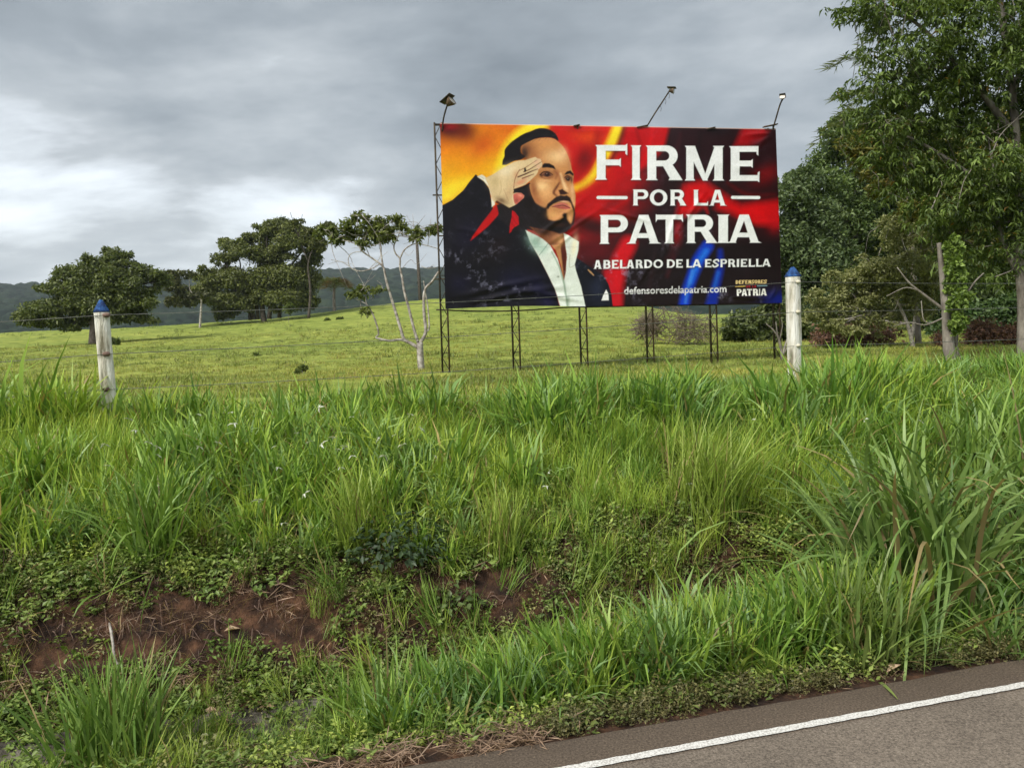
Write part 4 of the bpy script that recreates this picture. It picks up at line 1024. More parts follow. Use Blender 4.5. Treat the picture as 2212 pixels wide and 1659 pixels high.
def draw_glyph(ch, rect, col, soft=1.6, shadow=True):
    parts = glyph(ch, *rect)
    x0, y0, x1, y1 = rect
    i = near([(x0 - 40, y0 - 40), (x1 + 40, y1 + 40)], 0)
    X, Y = DX[i], DY[i]
    def field(X, Y):
        d = np.full(X.shape, 1e9)
        for p in parts:
            if p[0] == '+':
                d = np.minimum(d, sdf(p[1], X, Y))
            elif p[0] == '-':
                d = np.maximum(d, -sdf(p[1], X, Y))
            else:
                P = spline(p[1], 4)
                for k in range(len(P) - 1):
                    a, e = P[k], P[k + 1] - P[k]
                    h = np.clip(((X - a[0]) * e[0] + (Y - a[1]) * e[1]) / (e @ e + 1e-9), 0, 1)
                    d = np.minimum(d, np.hypot(X - a[0] - e[0] * h, Y - a[1] - e[1] * h) - p[2] / 2)
        return d
    if shadow:                                     # printed drop shadow of the lettering
        blend(i, 0.55 * np.clip(0.5 - field(X - 5, Y - 7) / 14, 0, 1), (20, 8, 10))
    blend(i, np.clip(0.5 - field(X, Y) / (2 * soft), 0, 1), col)
def c2(x, y):
    return x * .6924 + 935.9, y * .6924 + 255.2
def word(items, y0a, y1a, y0b, y1b, col=(238, 240, 240), soft=1.6, shadow=True):
    xa, xb = items[0][1], items[-1][2]
    for ch, l0, l1 in items:
        k = ((l0 + l1) / 2 - xa) / (xb - xa)
        p, q_ = c2(l0, y0a + (y0b - y0a) * k), c2(l1, y1a + (y1b - y1a) * k)
        draw_glyph(ch, (*p, *q_), col, soft, shadow)
word([('F', 80, 355), ('I', 385, 476), ('R', 515, 818), ('M', 845, 1190), ('E', 1232, 1492)], 205, 500, 214, 512)
word([('P', 402, 535), ('O', 548, 700), ('R', 722, 856), ('L', 922, 1050), ('A', 1062, 1205)], 585, 722, 588, 724)
for xa, xb in ((95, 355), (1252, 1497)):
    stroke([c2(xa + 10, 654), c2(xb - 10, 655)], [18], (22, 8, 10), 6, .4); stroke([c2(xa + 10, 653), c2(xb - 10, 655)], [19], (238, 240, 240), 1.6)
word([('P', 118, 362), ('A', 360, 636), ('T', 600, 832), ('R', 860, 1118), ('I', 1128, 1232), ('A', 1224, 1500)], 803, 1053, 802, 1046)
word([('A', 70, 138), ('B', 150, 213), ('E', 222, 283), ('L', 291, 350), ('A', 350, 418), ('R', 427, 490), ('D', 500, 570), ('O', 580, 662), ('D', 693, 765), ('E', 773, 832), ('L', 862, 915), ('A', 914, 995), ('E', 1022, 1080), ('S', 1090, 1146), ('P', 1156, 1216), ('R', 1224, 1288), ('I', 1297, 1322), ('E', 1332, 1390), ('L', 1400, 1456), ('L', 1463, 1516), ('A', 1516, 1592)],
     1194, 1270, 1187, 1254, soft=1.2)
DEF = [(ch, 1290 + 27 * k + 1, 1290 + 27 * k + 25) for k, ch in enumerate('DEFENSORES')]
word(DEF, 1374, 1406, 1370, 1402, (236, 214, 160), 1.0, False)
stroke([c2(1290, 1428), c2(1372, 1426)], [5], (230, 200, 110), 1.2); stroke([c2(1478, 1424), c2(1560, 1422)], [5], (160, 190, 200), 1.2)
word([('D', 1384, 1402), ('E', 1405, 1421), ('L', 1434, 1448), ('A', 1450, 1468)], 1417, 1438, 1416, 1437, (190, 40, 60), 1.0, False)
word([('P', 1298, 1342), ('A', 1340, 1392), ('T', 1388, 1432), ('R', 1438, 1486), ('I', 1490, 1504), ('A', 1506, 1562)], 1452, 1512, 1448, 1508, (238, 238, 232), 1.2, False)
# web address in a plain sans, taken from the built-in font
tcu = bpy.data.curves.new('url', 'FONT'); tcu.body = 'defensoresdelapatria.com'; tcu.offset = 0.012; tcu.resolution_u = 3
tob = bpy.data.objects.new('url', tcu); COL.objects.link(tob)
bpy.context.view_layer.update()
tme = tob.evaluated_get(bpy.context.evaluated_depsgraph_get()).to_mesh()
tme.calc_loop_triangles()
tv = np.array([v_.co[:2] for v_ in tme.vertices]); tf = np.array([t_.vertices[:] for t_ in tme.loop_triangles])
tob.to_mesh_clear(); bpy.data.objects.remove(tob); bpy.data.curves.remove(tcu)
x0, x1 = tv[:, 0].min(), tv[:, 0].max(); asc = tv[:, 1].max()
TX = 330 + (tv[:, 0] - x0) / (x1 - x0) * 882
TY = 1492 - 14 * (TX - 330) / 882 - tv[:, 1] / asc * 62
TX, TY = c2(TX, TY)
cov = np.zeros(uu.size)
i = near(np.stack([TX, TY], 1), 4)
step = abs(DX[1] - DX[0])
sub = [(a_ * step, b_ * step) for a_ in (-.3, .3) for b_ in (-.3, .3)]
acc = np.zeros((len(sub), len(i)), bool)
for a_, b_, c_ in tf:
    ax_, ay_, bx_, by_, cx_, cy_ = TX[a_], TY[a_], TX[b_], TY[b_], TX[c_], TY[c_]
    lo_x, hi_x, lo_y, hi_y = min(ax_, bx_, cx_) - 2, max(ax_, bx_, cx_) + 2, min(ay_, by_, cy_) - 2, max(ay_, by_, cy_) + 2
    k = np.where((DX[i] > lo_x) & (DX[i] < hi_x) & (DY[i] > lo_y) & (DY[i] < hi_y))[0]
    for m_, (ox, oy) in enumerate(sub):
        X, Y = DX[i][k] + ox, DY[i][k] + oy
        d1 = (X - bx_) * (ay_ - by_) - (ax_ - bx_) * (Y - by_); d2 = (X - cx_) * (by_ - cy_) - (bx_ - cx_) * (Y - cy_); d3 = (X - ax_) * (cy_ - ay_) - (cx_ - ax_) * (Y - ay_)
        acc[m_, k] |= ~(((d1 < 0) | (d2 < 0) | (d3 < 0)) & ((d1 > 0) | (d2 > 0) | (d3 > 0)))
blend(i, acc.mean(0), (232, 232, 232))
IMG[:] *= (1 + 0.16 * (fbm(DX / 7, DY / 7, 621, 2, .7) - .5) + 0.14 * (fbm(DX / 40, DY / 40, 623, 3) - .5))[:, None]
# scuffed, sun-bleached patches on the lower half of the vinyl
sc_n = fbm(DX / 34, DY / 34, 601, 5, 0.72); patch = fbm(DX / 210, DY / 190, 605, 3)
sc_a = np.clip((sc_n - 0.56) * 6, 0, 1) * np.clip((patch - 0.44) * 5, 0, 1) * np.clip((DY - 820) / 300, 0.12, 1)
lum = IMG.mean(1)
sc_a *= np.clip((0.5 - lum) * 3, 0, 1) * 0.34
IMG[:] = IMG * (1 - sc_a[:, None]) + lin((190, 190, 214)) * sc_a[:, None]
# welded seams of the sheet and the pale hem at the top
IMG[:] *= (1 - 0.10 * np.exp(-((DY - (1000 + 0.004 * DX)) / 3.0) ** 2))[:, None]
for sx_ in (470, 1965):
    IMG[:] *= (1 - 0.05 * np.exp(-((DX - sx_) / 3.0) ** 2))[:, None]
hem = np.clip((vv.ravel() - 0.994) / 0.004, 0, 1) * 0.75
IMG[:] = IMG * (1 - hem[:, None]) + lin((236, 214, 206)) * hem[:, None]

# sheet: sags and creases as real relief
u1, v1 = uu.ravel(), vv.ravel()
Pb = (BL * (1 - u1[:, None]) + BR_ * u1[:, None]) * (1 - v1[:, None]) + (TL * (1 - u1[:, None]) + TR * u1[:, None]) * v1[:, None]
rel = 0.05 * (fbm(u1 * 5, v1 * 2.5, 611, 3) - 0.5)
for (xa, ya, xb, yb, am, wd) in [(.02, .06, .30, .17, .012, .010), (.10, .05, .36, .12, .012, .009), (.20, .10, .42, .02, .014, .009), (.24, .35, .42, .62, .010, .008), (.28, .33, .46, .55, .010, .007), (.05, .02, .2, .07, .012, .008), (.30, .30, .40, .45, .008, .006),
                                 (.62, .20, .70, .62, .008, .007), (.66, .36, .78, .66, .010, .007), (.80, .05, .98, .02, .010, .007), (.90, .96, .995, .98, .012, .008), (.93, .90, .995, .97, .010, .008), (.55, .10, .62, .30, .008, .007), (.45, .55, .62, .46, .007, .006), (.96, .02, .99, .10, .014, .008), (.84, .80, .99, .72, .006, .008), (.02, .45, .16, .38, .006, .008)]:
    e0, e1 = xb - xa, yb - ya
    h = np.clip(((u1 - xa) * e0 + (v1 - ya) * e1 * .26) / (e0 ** 2 + e1 ** 2 * .26), 0, 1)
    d = np.hypot((u1 - xa - e0 * h), (v1 - ya - e1 * h) * .51)
    rel += 2.2 * am * np.exp(-(d / wd) ** 2) * np.sin(np.pi * np.clip(h, 0.06, .94))
rel += 0.010 * (fbm(u1 * 40, v1 * 20, 613, 3) - 0.5) + 0.03 * (fbm(u1 * 14, v1 * 6, 615, 2) - 0.5) * np.clip(0.5 - v1, 0, 1)
edge_f = np.clip(np.minimum(np.minimum(u1, 1 - u1) / .02, np.minimum(v1, 1 - v1) / .03), 0, 1)
Pb = Pb + BN * (0.07 + rel * edge_f)[:, None]
sagb = 0.035 * np.sin(np.pi * np.clip(u1 / .4, 0, 1)) * (1 - v1) ** 8
Pb[:, 2] += sagb
tower_x = np.array([0.0, 0.1875, 0.385, 0.584, 0.7805, 0.98])

def vinyl_mat():
    mt, n, l, out = new_mat('printed_vinyl')
    at_ = N(n, 'ShaderNodeAttribute', attribute_name='col')
    p = N(n, 'ShaderNodeBsdfPrincipled', inp={'Roughness': 0.40, 'Specular IOR Level': 0.26}); l.new(at_.outputs['Color'], p.inputs['Base Color'])
    l.new(p.outputs[0], out.inputs[0])
    return mt
IMG = np.clip(np.clip(IMG, 0, 1) ** 1.3 * 0.88, 0, 0.78)
bb = thing('billboard', (*(BL + BR_)[:2] / 2, float(ground_z(2.5, 18.6))), 'large roadside billboard with saluting man, white lettering and red, yellow, blue flag cloth', 'billboard')
Fg = grid_faces(GH, GW)
link('banner', make_mesh('banner', Pb, Fg, IMG, True, vinyl_mat()), bb, label='printed vinyl sheet of a bearded man in a dark suit saluting')
M_back = noise_mat('vinyl_back', (0.5, 0.5, 0.5), (0.62, 0.62, 0.62), 2, 0.7, 0.0)

def truss(x, first=False, k=0):
    """lattice post: two angle irons with zigzag bars, from the ground to the top of the sheet"""
    base = BL + (BR_ - BL) * x; top = TL + (TR - TL) * x
    gz = float(ground_z(base[0], base[1])) - 0.25
    zt = top[2] + (0.03 if k in (0, 5) else -0.02)
    w = 0.155
    off = -0.115 if k == 0 else 0.0
    mats = (M_steel, M_steel2)
    parts = []
    A0 = np.array([base[0], base[1], gz]) + BU * off; A1 = np.array([top[0], top[1], zt]) + BU * off
    for j in (0, 1):
        m_ = MB(); a, b = A0 + BU * w * j, A1 + BU * w * j
        axis = (b - a); c_ = (a + b) / 2
        th = 0.019
        m_.box(c_, BU * th, BN * 0.004, axis / 2); m_.box(c_ - BN * th + BU * (th if j else -th) * 0.8, BU * 0.004, BN * th, axis / 2 * 0.9995)
        parts.append(('chord', m_, mats[j]))
    n_ = int((zt - gz) / 0.30)
    z = MB()
    for q_ in range(n_):
        f0, f1_ = q_ / n_, (q_ + 1) / n_
        a = A0 + (A1 - A0) * f0 + BU * w * (q_ % 2); b = A0 + (A1 - A0) * f1_ + BU * w * ((q_ + 1) % 2)
        z.tube([a - BN * 0.012, b - BN * 0.012], 0.0095, 5)
    for f0 in (0.12, 0.42 + 0.03 * k, 0.995):
        a = A0 + (A1 - A0) * f0 - BN * 0.02
        z.tube([a, a + BU * w], 0.010, 5)
    o = link('lattice_post', parts[0][1].mesh('lattice_post', M_steel, False), bb)
    link('chord', parts[1][1].mesh('chord', M_steel2, False), o)
    link('lattice_bars', z.mesh('lattice_bars', M_steel), o)
    return o
for k, x in enumerate(tower_x):
    truss(x, k=k)
# horizontal rails behind the sheet, their stubs sticking out on the left
for k, v in enumerate((0.003, 0.165, 0.40, 0.62, 0.995)):
    a = BL + (TL - BL) * v; b = BR_ + (TR - BR_) * v
    ext = BU * (0.20 if v in (0.003, 0.165, 0.62) else 0.11)
    m_ = MB(); P = np.array([(a - ext) * (1 - q_) + b * q_ for q_ in np.linspace(0, 1, 24)]) - BN * 0.03
    if k == 0:
        P[:, 2] -= 0.02 + 0.06 * np.sin(np.pi * np.clip(np.linspace(0, 1, 24) / .36, 0, 1))
    m_.tube(P, 0.017, 6)
    link('rail', m_.mesh('rail', M_steel), bb)

# flood lamps on crooked arms above the sheet, small plates along the top edge
def lamp(pts, D, head, kind):
    P = spline([at(x, y, D) + BN * 0.10 * q_ for (x, y), q_ in zip(pts, np.linspace(0, 2.2, len(pts)))], 5)
    m_ = MB(); m_.tube(P, 0.018, 6)
    if kind == 'tall':                                        # loose cable ties hanging from the arm
        for q_ in (8, 11, 14):
            if q_ < len(P): m_.tube(spline([P[q_], P[q_] + BU * 0.03 - [0, 0, .06], P[q_] + BU * 0.01 - [0, 0, .13]], 3), 0.005, 4)
    o = link('floodlight_arm', m_.mesh('floodlight_arm', M_steel), bb)
    tip = P[-1]
    ax_, up_, s_ = head
    d = BU * ax_[0] + np.array([0, 0, 1.0]) * ax_[1] + BN * ax_[2]; d /= np.linalg.norm(d)
    sdv = np.cross(d, [0, 0, 1.0]); sdv /= np.linalg.norm(sdv); up = np.cross(sdv, d)
    hb = MB()
    # tapered reflector housing
    rings = [(-0.02, .07), (0.05, .10), (0.16, .155), (0.24, .17)]
    Vv, Ff = [], []
    for z_, r_ in rings:
        for q_ in range(10):
            an = 2 * np.pi * q_ / 10
            sx_, sy_ = np.sign(np.cos(an)) * abs(np.cos(an)) ** .6, np.sign(np.sin(an)) * abs(np.sin(an)) ** .6
            Vv.append(tip + (d * z_ + sdv * r_ * sx_ * 1.15 + up * r_ * sy_ * .85) * s_)
    for i_ in range(3):
        for q_ in range(10):
            a, b = i_ * 10 + q_, i_ * 10 + (q_ + 1) % 10
            Ff += [(a, b, b + 10), (a, b + 10, a + 10)]
    Ff += [(0, q_ + 1, q_) for q_ in range(1, 9)]
    hb.add(Vv, Ff)
    h_ = link('lamp_housing', hb.mesh('lamp_housing', M_steel2, False), o)
    lb = MB(); Vv, Ff = [tip + d * 0.235 * s_], []
    for q_ in range(10):
        an = 2 * np.pi * q_ / 10
        sx_, sy_ = np.sign(np.cos(an)) * abs(np.cos(an)) ** .6, np.sign(np.sin(an)) * abs(np.sin(an)) ** .6
        Vv.append(tip + (d * 0.225 + sdv * .16 * sx_ * 1.15 + up * .16 * sy_ * .85) * s_)
    Ff = [(0, 1 + q_, 1 + (q_ + 1) % 10) for q_ in range(10)]
    lb.add(Vv, Ff)
    l_ = link('lamp_glass', lb.mesh('lamp_glass', M_lens, False), o)
    vb = MB(); c_ = tip + (d * 0.10 + up * .17) * s_
    vb.box(c_, d * .24 * s_, sdv * .20 * s_, up * .006)
    link('visor', vb.mesh('visor', M_steel, False), o)
lamp([(955, 285), (957, 262), (961, 245), (965, 233)], 17.95, ((0.75, 0.55, 0.5), 0, 0.62), 'short')
lamp([(1396, 276), (1412, 248), (1428, 222), (1439, 203)], 18.7, ((0.9, -0.15, 0.5), 0, 0.40), 'tall')
lamp([(1669, 281), (1673, 258), (1678, 232), (1681, 220)], 19.15, ((-0.5, 0.35, 0.75), 0, 0.34), 'short')
for (x, y, D, w_) in ((1387, 274, 18.65, .13), (1535, 278, 18.9, .10), (1664, 272, 19.1, .17), (1245, 272, 18.4, .07)):
    m_ = MB(); c_ = at(x, y, D)
    m_.box(c_, BU * w_ + np.array([0, 0, w_ * .2]), BN * 0.05, (0, 0, 0.012)); m_.box(c_ + BU * w_ * .4 - [0, 0, .04], BU * .012, BN * .012, (0, 0, .045))
    link('bracket_plate', m_.mesh('bracket_plate', M_steel2, False), bb)

# ------------------------------------------------------------------ fence: posts and wires
def post(vx, vy, D, lean, label, knob_y):
    tip = at(vx, vy, D)
    gz = float(ground_z(tip[0], tip[1]))
    o = thing('fence_post', (tip[0], tip[1], gz), label, 'fence post', 'concrete fence posts')
    hw = 0.058
    capz = tip[2] - 0.105
    th = R(15.2 + 12)
    e1, e2 = np.array([math.cos(th), math.sin(th), 0]), np.array([-math.sin(th), math.cos(th), 0])
    g = np.random.default_rng(int(vx))
    zs = np.linspace(gz - 0.3, capz, 22)
    V, F = [], []
    for i_, z in enumerate(zs):
        c_ = np.array([tip[0] + lean * (z - tip[2]), tip[1], z])
        low = np.clip((gz + 0.42 - z) / 0.5, 0, 1) * 0.25
        ring = []
        for a, b in ((-1, -.82), (-.82, -1), (.82, -1), (1, -.82), (1, .82), (.82, 1), (-.82, 1), (-1, .82)):
            chip = 1 - low * g.uniform(0.3, 1.0) + g.normal(0, .012)
            ring.append(c_ + (e1 * a + e2 * b) * hw * chip)
        V += ring
    for i_ in range(len(zs) - 1):
        for q_ in range(8):
            a, b = i_ * 8 + q_, i_ * 8 + (q_ + 1) % 8
            F += [(a, b, b + 8), (a, b + 8, a + 8)]
    m_ = MB(); m_.add(V, F)
    link('shaft', m_.mesh('shaft', M_post, False), o)
    m_ = MB(); c_ = np.array([tip[0] + lean * (capz - tip[2]), tip[1], capz])
    V = []
    for z, r_ in ((0.001, 1.02), (0.012, 1.03), (0.075, .48), (0.105, .20)):
        V += [c_ + np.array([0, 0, z]) + (e1 * a + e2 * b) * hw * r_ for a, b in ((-1, -1), (1, -1), (1, 1), (-1, 1))]
    F = []
    for i_ in range(3):
        for q_ in range(4):
            a, b = i_ * 4 + q_, i_ * 4 + (q_ + 1) % 4
            F += [(a, b, b + 4), (a, b + 4, a + 4)]
    F += [(12, 13, 14), (12, 14, 15), (0, 2, 1), (0, 3, 2)]
    m_.add(V, F); link('cap', m_.mesh('cap', M_blue, False), o)
    ks = []
    for ky in knob_y:
        c_ = at(vx + (10 if vx > 1000 else 8), ky, D - 0.06)
        m_ = MB(); m_.tube([c_ - e1 * .012, c_ + e1 * .012, c_ + e1 * .03, c_ + e1 * .045], [.012, .02, .02, .010], 7)
        link('wire_clip', m_.mesh('wire_clip', M_knob if vx > 1000 else M_twig), o)
        ks.append(c_)
    return o, ks
pl, kl = post(217, 648, 6.72, -0.02, 'blue tipped white concrete post standing alone left of the billboard', (681, 765, 842))
pr, kr = post(1712, 577, 8.5, -0.01, 'blue tipped white concrete post just right of the billboard', (609, 674, 747))
fdir = np.array([math.cos(TH), math.sin(TH), 0])
for i_, (a, b, nm) in enumerate(zip(kl, kr, ('top', 'middle', 'bottom'))):
    e_ = (b - a)
    P = []
    for q_ in np.linspace(-1.0, 2.0, 90):
        p_ = a + e_ * q_
        sag = (q_ % 1.0)
        p_ = p_ + np.array([0, 0, -0.035 * 4 * sag * (1 - sag)])
        if q_ > 1:
            p_[2] -= (q_ - 1) * (0.24, 0.16, 0.12)[i_]
        P.append(p_)
    m_ = MB(); m_.tube(P, 0.0028, 4)
    o = link('fence_wire', m_.mesh('fence_wire', M_wire), label='%s strand of barbed wire strung between the fence posts' % nm, category='wire', group='fence wires')
    bm_ = MB()
    P = np.array(P)
    L = np.concatenate([[0], np.cumsum(np.linalg.norm(np.diff(P, axis=0), axis=1))])
    for d_ in np.arange(0.1, L[-1], 0.16):
        c_ = np.array([np.interp(d_, L, P[:, q_]) for q_ in range(3)])
        a_ = rng.normal(0, 1, 3); a_ /= np.linalg.norm(a_)
        bm_.tube([c_ - a_ * .014, c_ + a_ * .014], 0.0016, 3)
    bo = link('barb', bm_.mesh('barb', M_wire), o, kind='stuff')

# ------------------------------------------------------------------ trees
def crown_points(pads, n, g, lump=0.33, D=None, dz=1.0, yjit=0.6, scale=1.0, up=0.35, hollow=0.55):
    """leaf positions: each pad (vx, vy, rx, ry) is an ellipsoid of foliage made of small rounded clumps"""
    pads = [p if len(p) > 4 else (*p, 0.0) for p in pads]
    sat = []
    for vx, vy, rx, ry, oy in pads:
        for _ in range(5):
            an = g.uniform(0, 2 * np.pi); f_ = g.uniform(0.25, 0.55)
            sat.append((vx + rx * 0.95 * math.cos(an), vy + ry * 0.95 * math.sin(an), rx * f_, ry * f_ * g.uniform(0.7, 1.3), oy + g.uniform(-.6, .6) * rx * D / FV))
    pads = [(vx, vy, rx * .92, ry * .92, oy) for vx, vy, rx, ry, oy in pads] + sat
    area = np.array([p[2] * p[3] for p in pads], float)
    cnt = np.maximum((area / area.sum() * n).astype(int), 8)
    Ps, Ns, Cs = [], [], []
    for (vx, vy, rx, ry, oy), k in zip(pads, cnt):
        d = D + oy + g.uniform(-1, 1) * yjit * rx * D / FV
        c = at(vx, vy, d)
        RX, RZ = rx * d / FV, ry * d / FV
        RY = RX * 0.9
        m_ = max(4, int(k / 26))
        q = g.normal(0, 1, (m_, 3)); q /= np.linalg.norm(q, axis=1)[:, None]
        q *= (g.uniform(hollow ** 3, 1, (m_, 1))) ** (1 / 3)
        q[:, 2] = np.where(q[:, 2] < -0.55, -q[:, 2] * 0.6, q[:, 2])
        cc = c + q * np.array([RX, RY, RZ]) * 0.85
        w = lump * 0.8 * np.array([RX, RY, RZ * 1.1]).clip(min(RX, RZ) * 0.9) * g.uniform(0.6, 1.25, (m_, 1))
        j = g.integers(0, m_, k)
        v = g.normal(0, 1, (k, 3)); v /= np.linalg.norm(v, axis=1)[:, None]
        v *= g.uniform(0.25, 1, (k, 1)) ** 0.5
        Ps.append(cc[j] + v * w[j]); nn = v + np.array([0, 0, up]); nn /= np.linalg.norm(nn, axis=1)[:, None] + 1e-9
        Ns.append(nn); Cs.append(cc)
    return np.vstack(Ps), np.vstack(Ns), np.vstack(Cs)

def limb(mb, p0, p1, r0, r1, g, bend=0.15, k=6, seg=5):
    p0, p1 = np.asarray(p0, float), np.asarray(p1, float)
    L = np.linalg.norm(p1 - p0)
    mid = (p0 + p1) / 2 + g.normal(0, bend * L * 0.5, 3) + np.array([0, 0, bend * L * 0.5])
    q1 = p0 + (mid - p0) * 0.55 + g.normal(0, bend * L * 0.15, 3)
    mb.tube(spline([p0, q1, mid, p1], seg), np.linspace(r0, r1, 4), k)

def tree(name, label, cat, base, D, pads, n, size, pal, trunk_paths, bark, g_seed, aspect=0.5, group=None, twigs=0, jit=0.6, accent=None, limbs_from=None, lr=0.05, droop=0.0, lump=0.33, up=0.35, yjit=0.6, hollow=0.55, mat=None, long_droop=False, extra=(), dens=1.6):
    g = np.random.default_rng(g_seed)
    b = at(base[0], base[1], D)
    b[2] = float(ground_z(b[0], b[1]))
    o = thing(name, b, label, cat, group)
    mb = MB()
    for path, r0, r1 in trunk_paths:
        P = np.array([at(p[0], p[1], D + (p[2] if len(p) > 2 else 0)) for p in path])
        if path[0] == base or (abs(path[0][0] - base[0]) < 3 and abs(path[0][1] - base[1]) < 8):
            P[0] = b - [0, 0, 0.15]
        mb.tube(spline(P, 6), np.linspace(r0, r1, 5) if True else r0, 8)
    for P, r in extra:
        mb.tube(P, r, 5)
    PP, NN, CC = crown_points(pads, int(n * dens), g, lump * 1.3, D, yjit=yjit, up=up, hollow=hollow)
    if limbs_from is not None:
        for f_ in limbs_from:
            pass
        F_ = [at(f_[0], f_[1], D) for f_ in limbs_from]
        for vx, vy, rx, ry, *_ in pads:
            c = at(vx, vy + ry * 0.2, D)
            a = min(F_, key=lambda q_: np.linalg.norm(q_ - c))
            limb(mb, a, c, lr, lr * 0.35, g)
    for _ in range(twigs):
        c = CC[g.integers(0, len(CC))]
        a = CC[np.argmin(np.linalg.norm(CC - (c + g.normal(0, 0.5, 3)), axis=1) + g.uniform(0, 0.4, len(CC)))]
        if np.linalg.norm(a - c) > 0.05:
            limb(mb, a, c + g.normal(0, 0.15, 3), lr * 0.35, lr * 0.12, g, 0.2, 4, 3)
    link('trunk', mb.mesh('trunk', bark), o)
    if long_droop:
        # whorls: several long leaves radiate from each twig end and hang down
        k = len(PP) // 7
        pick = g.permutation(len(PP))[:k]; PP = PP + g.normal(0, .10, PP.shape); tip = PP[pick]; nn = NN[pick]
        PP2 = np.repeat(tip, 7, 0) + g.normal(0, 0.03, (k * 7, 3))
        an = g.uniform(0, 6.283, k * 7)
        dirv = np.repeat(nn, 7, 0) * 0.7 + np.stack([np.cos(an), np.sin(an), g.uniform(-0.7, 0.25, k * 7)], 1)
        V, F, C = leaves(PP2, np.tile([0, 0, 1.0], (k * 7, 1)) + np.repeat(nn, 7, 0) * 0.5, size, aspect, g, pal, jit=0.35, accent=accent, long=dirv, droop=0.45)
        tv_ = np.repeat(g.uniform(0.75, 1.25, (k, 1)), 35, 0)
        C = C * tv_
    else:
        V, F, C = leaves(PP, NN, size, aspect, g, pal, jit=jit, accent=accent, droop=droop, flat=D > 30)
    link('crown', make_mesh('crown', V, F, C, False, mat or M_leaf), o, kind='stuff')
    return o
def z2(P):      # measured in the left-hand enlargement
    return [(p[0] * .4354, p[1] * .4354 + 385, *[q_ * .4354 for q_ in p[2:]]) for p in P]
def z8(P):      # measured in the enlargement of the pale-barked tree
    return [(p[0] * .2323 + 678, p[1] * .2323 + 431.5, *[q_ * .2323 for q_ in p[2:]]) for p in P]

DARKG = ((0.045, 0.066, 0.018), (0.175, 0.205, 0.062))
# spreading tree on the left
tree('spreading_tree', 'dark spreading tree farthest left on the pasture, behind the left fence post', 'tree', z2([(465, 830)])[0], 60,
     z2([(570, 395, 75, 40), (480, 450, 110, 60), (330, 480, 80, 45), (285, 545, 85, 40), (400, 550, 120, 65), (560, 500, 110, 75), (700, 470, 100, 45), (785, 505, 70, 30), (650, 590, 120, 50), (610, 670, 120, 50), (350, 630, 120, 60), (215, 660, 115, 55), (150, 705, 75, 35), (480, 610, 90, 80), (300, 715, 100, 35), (690, 700, 70, 30), (440, 700, 80, 50), (560, 600, 90, 60)]),
     34000, 0.25, DARKG, [(z2([(465, 830), (470, 720), (480, 600)]), .42, .22), (z2([(470, 740), (540, 640), (640, 560), (760, 540)]), .2, .07), (z2([(470, 740), (380, 640), (280, 580)]), .2, .06), (z2([(478, 640), (500, 520), (560, 440)]), .2, .06)], M_bark_dark, 11, limbs_from=z2([(470, 700), (500, 560), (400, 640), (600, 580)]), lr=.10, twigs=30, lump=.40, hollow=.15, dens=2.0)
# big grove-like tree
tree('spreading_tree', 'broad multi-stemmed tree on the ridge left of the pale barked tree', 'tree', z2([(1310, 700)])[0], 88,
     z2([(1345, 240, 65, 34), (1430, 255, 80, 40), (1300, 300, 75, 40), (1155, 340, 80, 38), (1210, 370, 90, 40), (1440, 320, 100, 50), (1515, 310, 75, 50), (1555, 390, 42, 70), (1100, 400, 60, 32), (1330, 390, 110, 45), (1060, 490, 85, 50), (1020, 560, 75, 50), (1160, 510, 105, 70), (1310, 500, 115, 70), (1430, 500, 115, 80), (1520, 530, 70, 80), (1120, 610, 105, 50), (1250, 600, 125, 55), (1400, 600, 115, 55), (1500, 600, 80, 50), (1110, 670, 55, 25), (980, 600, 50, 30)]),
     44000, 0.31, ((0.052, 0.070, 0.018), (0.200, 0.222, 0.062)), [(z2([(1310, 700), (1300, 620), (1320, 480), (1380, 330)]), .34, .1), (z2([(1260, 700), (1240, 620), (1180, 520), (1120, 430)]), .26, .08), (z2([(1335, 698), (1350, 600), (1420, 470), (1500, 360)]), .26, .08), (z2([(1385, 694), (1400, 600), (1470, 500)]), .24, .08), (z2([(1280, 700), (1270, 560), (1280, 400)]), .22, .06), (z2([(1240, 705), (1235, 640)]), .2, .12)], M_bark_dark, 12, limbs_from=z2([(1300, 600), (1200, 520), (1400, 500), (1330, 420)]), lr=.12, twigs=40, lump=.40, hollow=.15, dens=2.0)
tree('ridge_tree', 'loose pale leaved tree behind the right shoulder of the broad multi-stemmed tree', 'tree', z2([(1530, 690)])[0], 86,
     z2([(1600, 265, 55, 28), (1540, 290, 45, 25), (1570, 330, 50, 28), (1480, 220, 25, 10), (1630, 240, 30, 14)]), 2600, 0.38, ((0.06, 0.075, 0.020), (0.14, 0.15, 0.04)),
     [(z2([(1530, 690), (1540, 560), (1530, 420), (1580, 290)]), .16, .05), (z2([(1530, 420), (1470, 260), (1440, 170)]), .06, .02), (z2([(1480, 290), (1500, 180)]), .04, .02)], M_bark_dark, 13, limbs_from=z2([(1550, 330)]), lr=.05, twigs=10)
tree('slim_tree', 'slim pale stemmed tree between the two dark trees on the pasture', 'tree', z2([(990, 725)])[0], 84,
     z2([(1000, 578, 45, 12), (900, 600, 60, 35), (865, 540, 60, 35), (910, 480, 55, 18), (850, 480, 40, 18), (860, 620, 40, 20)]), 3600, 0.30, ((0.05, 0.06, 0.020), (0.11, 0.115, 0.045)),
     [(z2([(990, 725), (997, 660), (1000, 590)]), .13, .09), (z2([(1000, 590), (945, 560), (940, 480)]), .08, .03), (z2([(1000, 600), (900, 590)]), .06, .03)], M_bark_pale, 14, lr=.05)
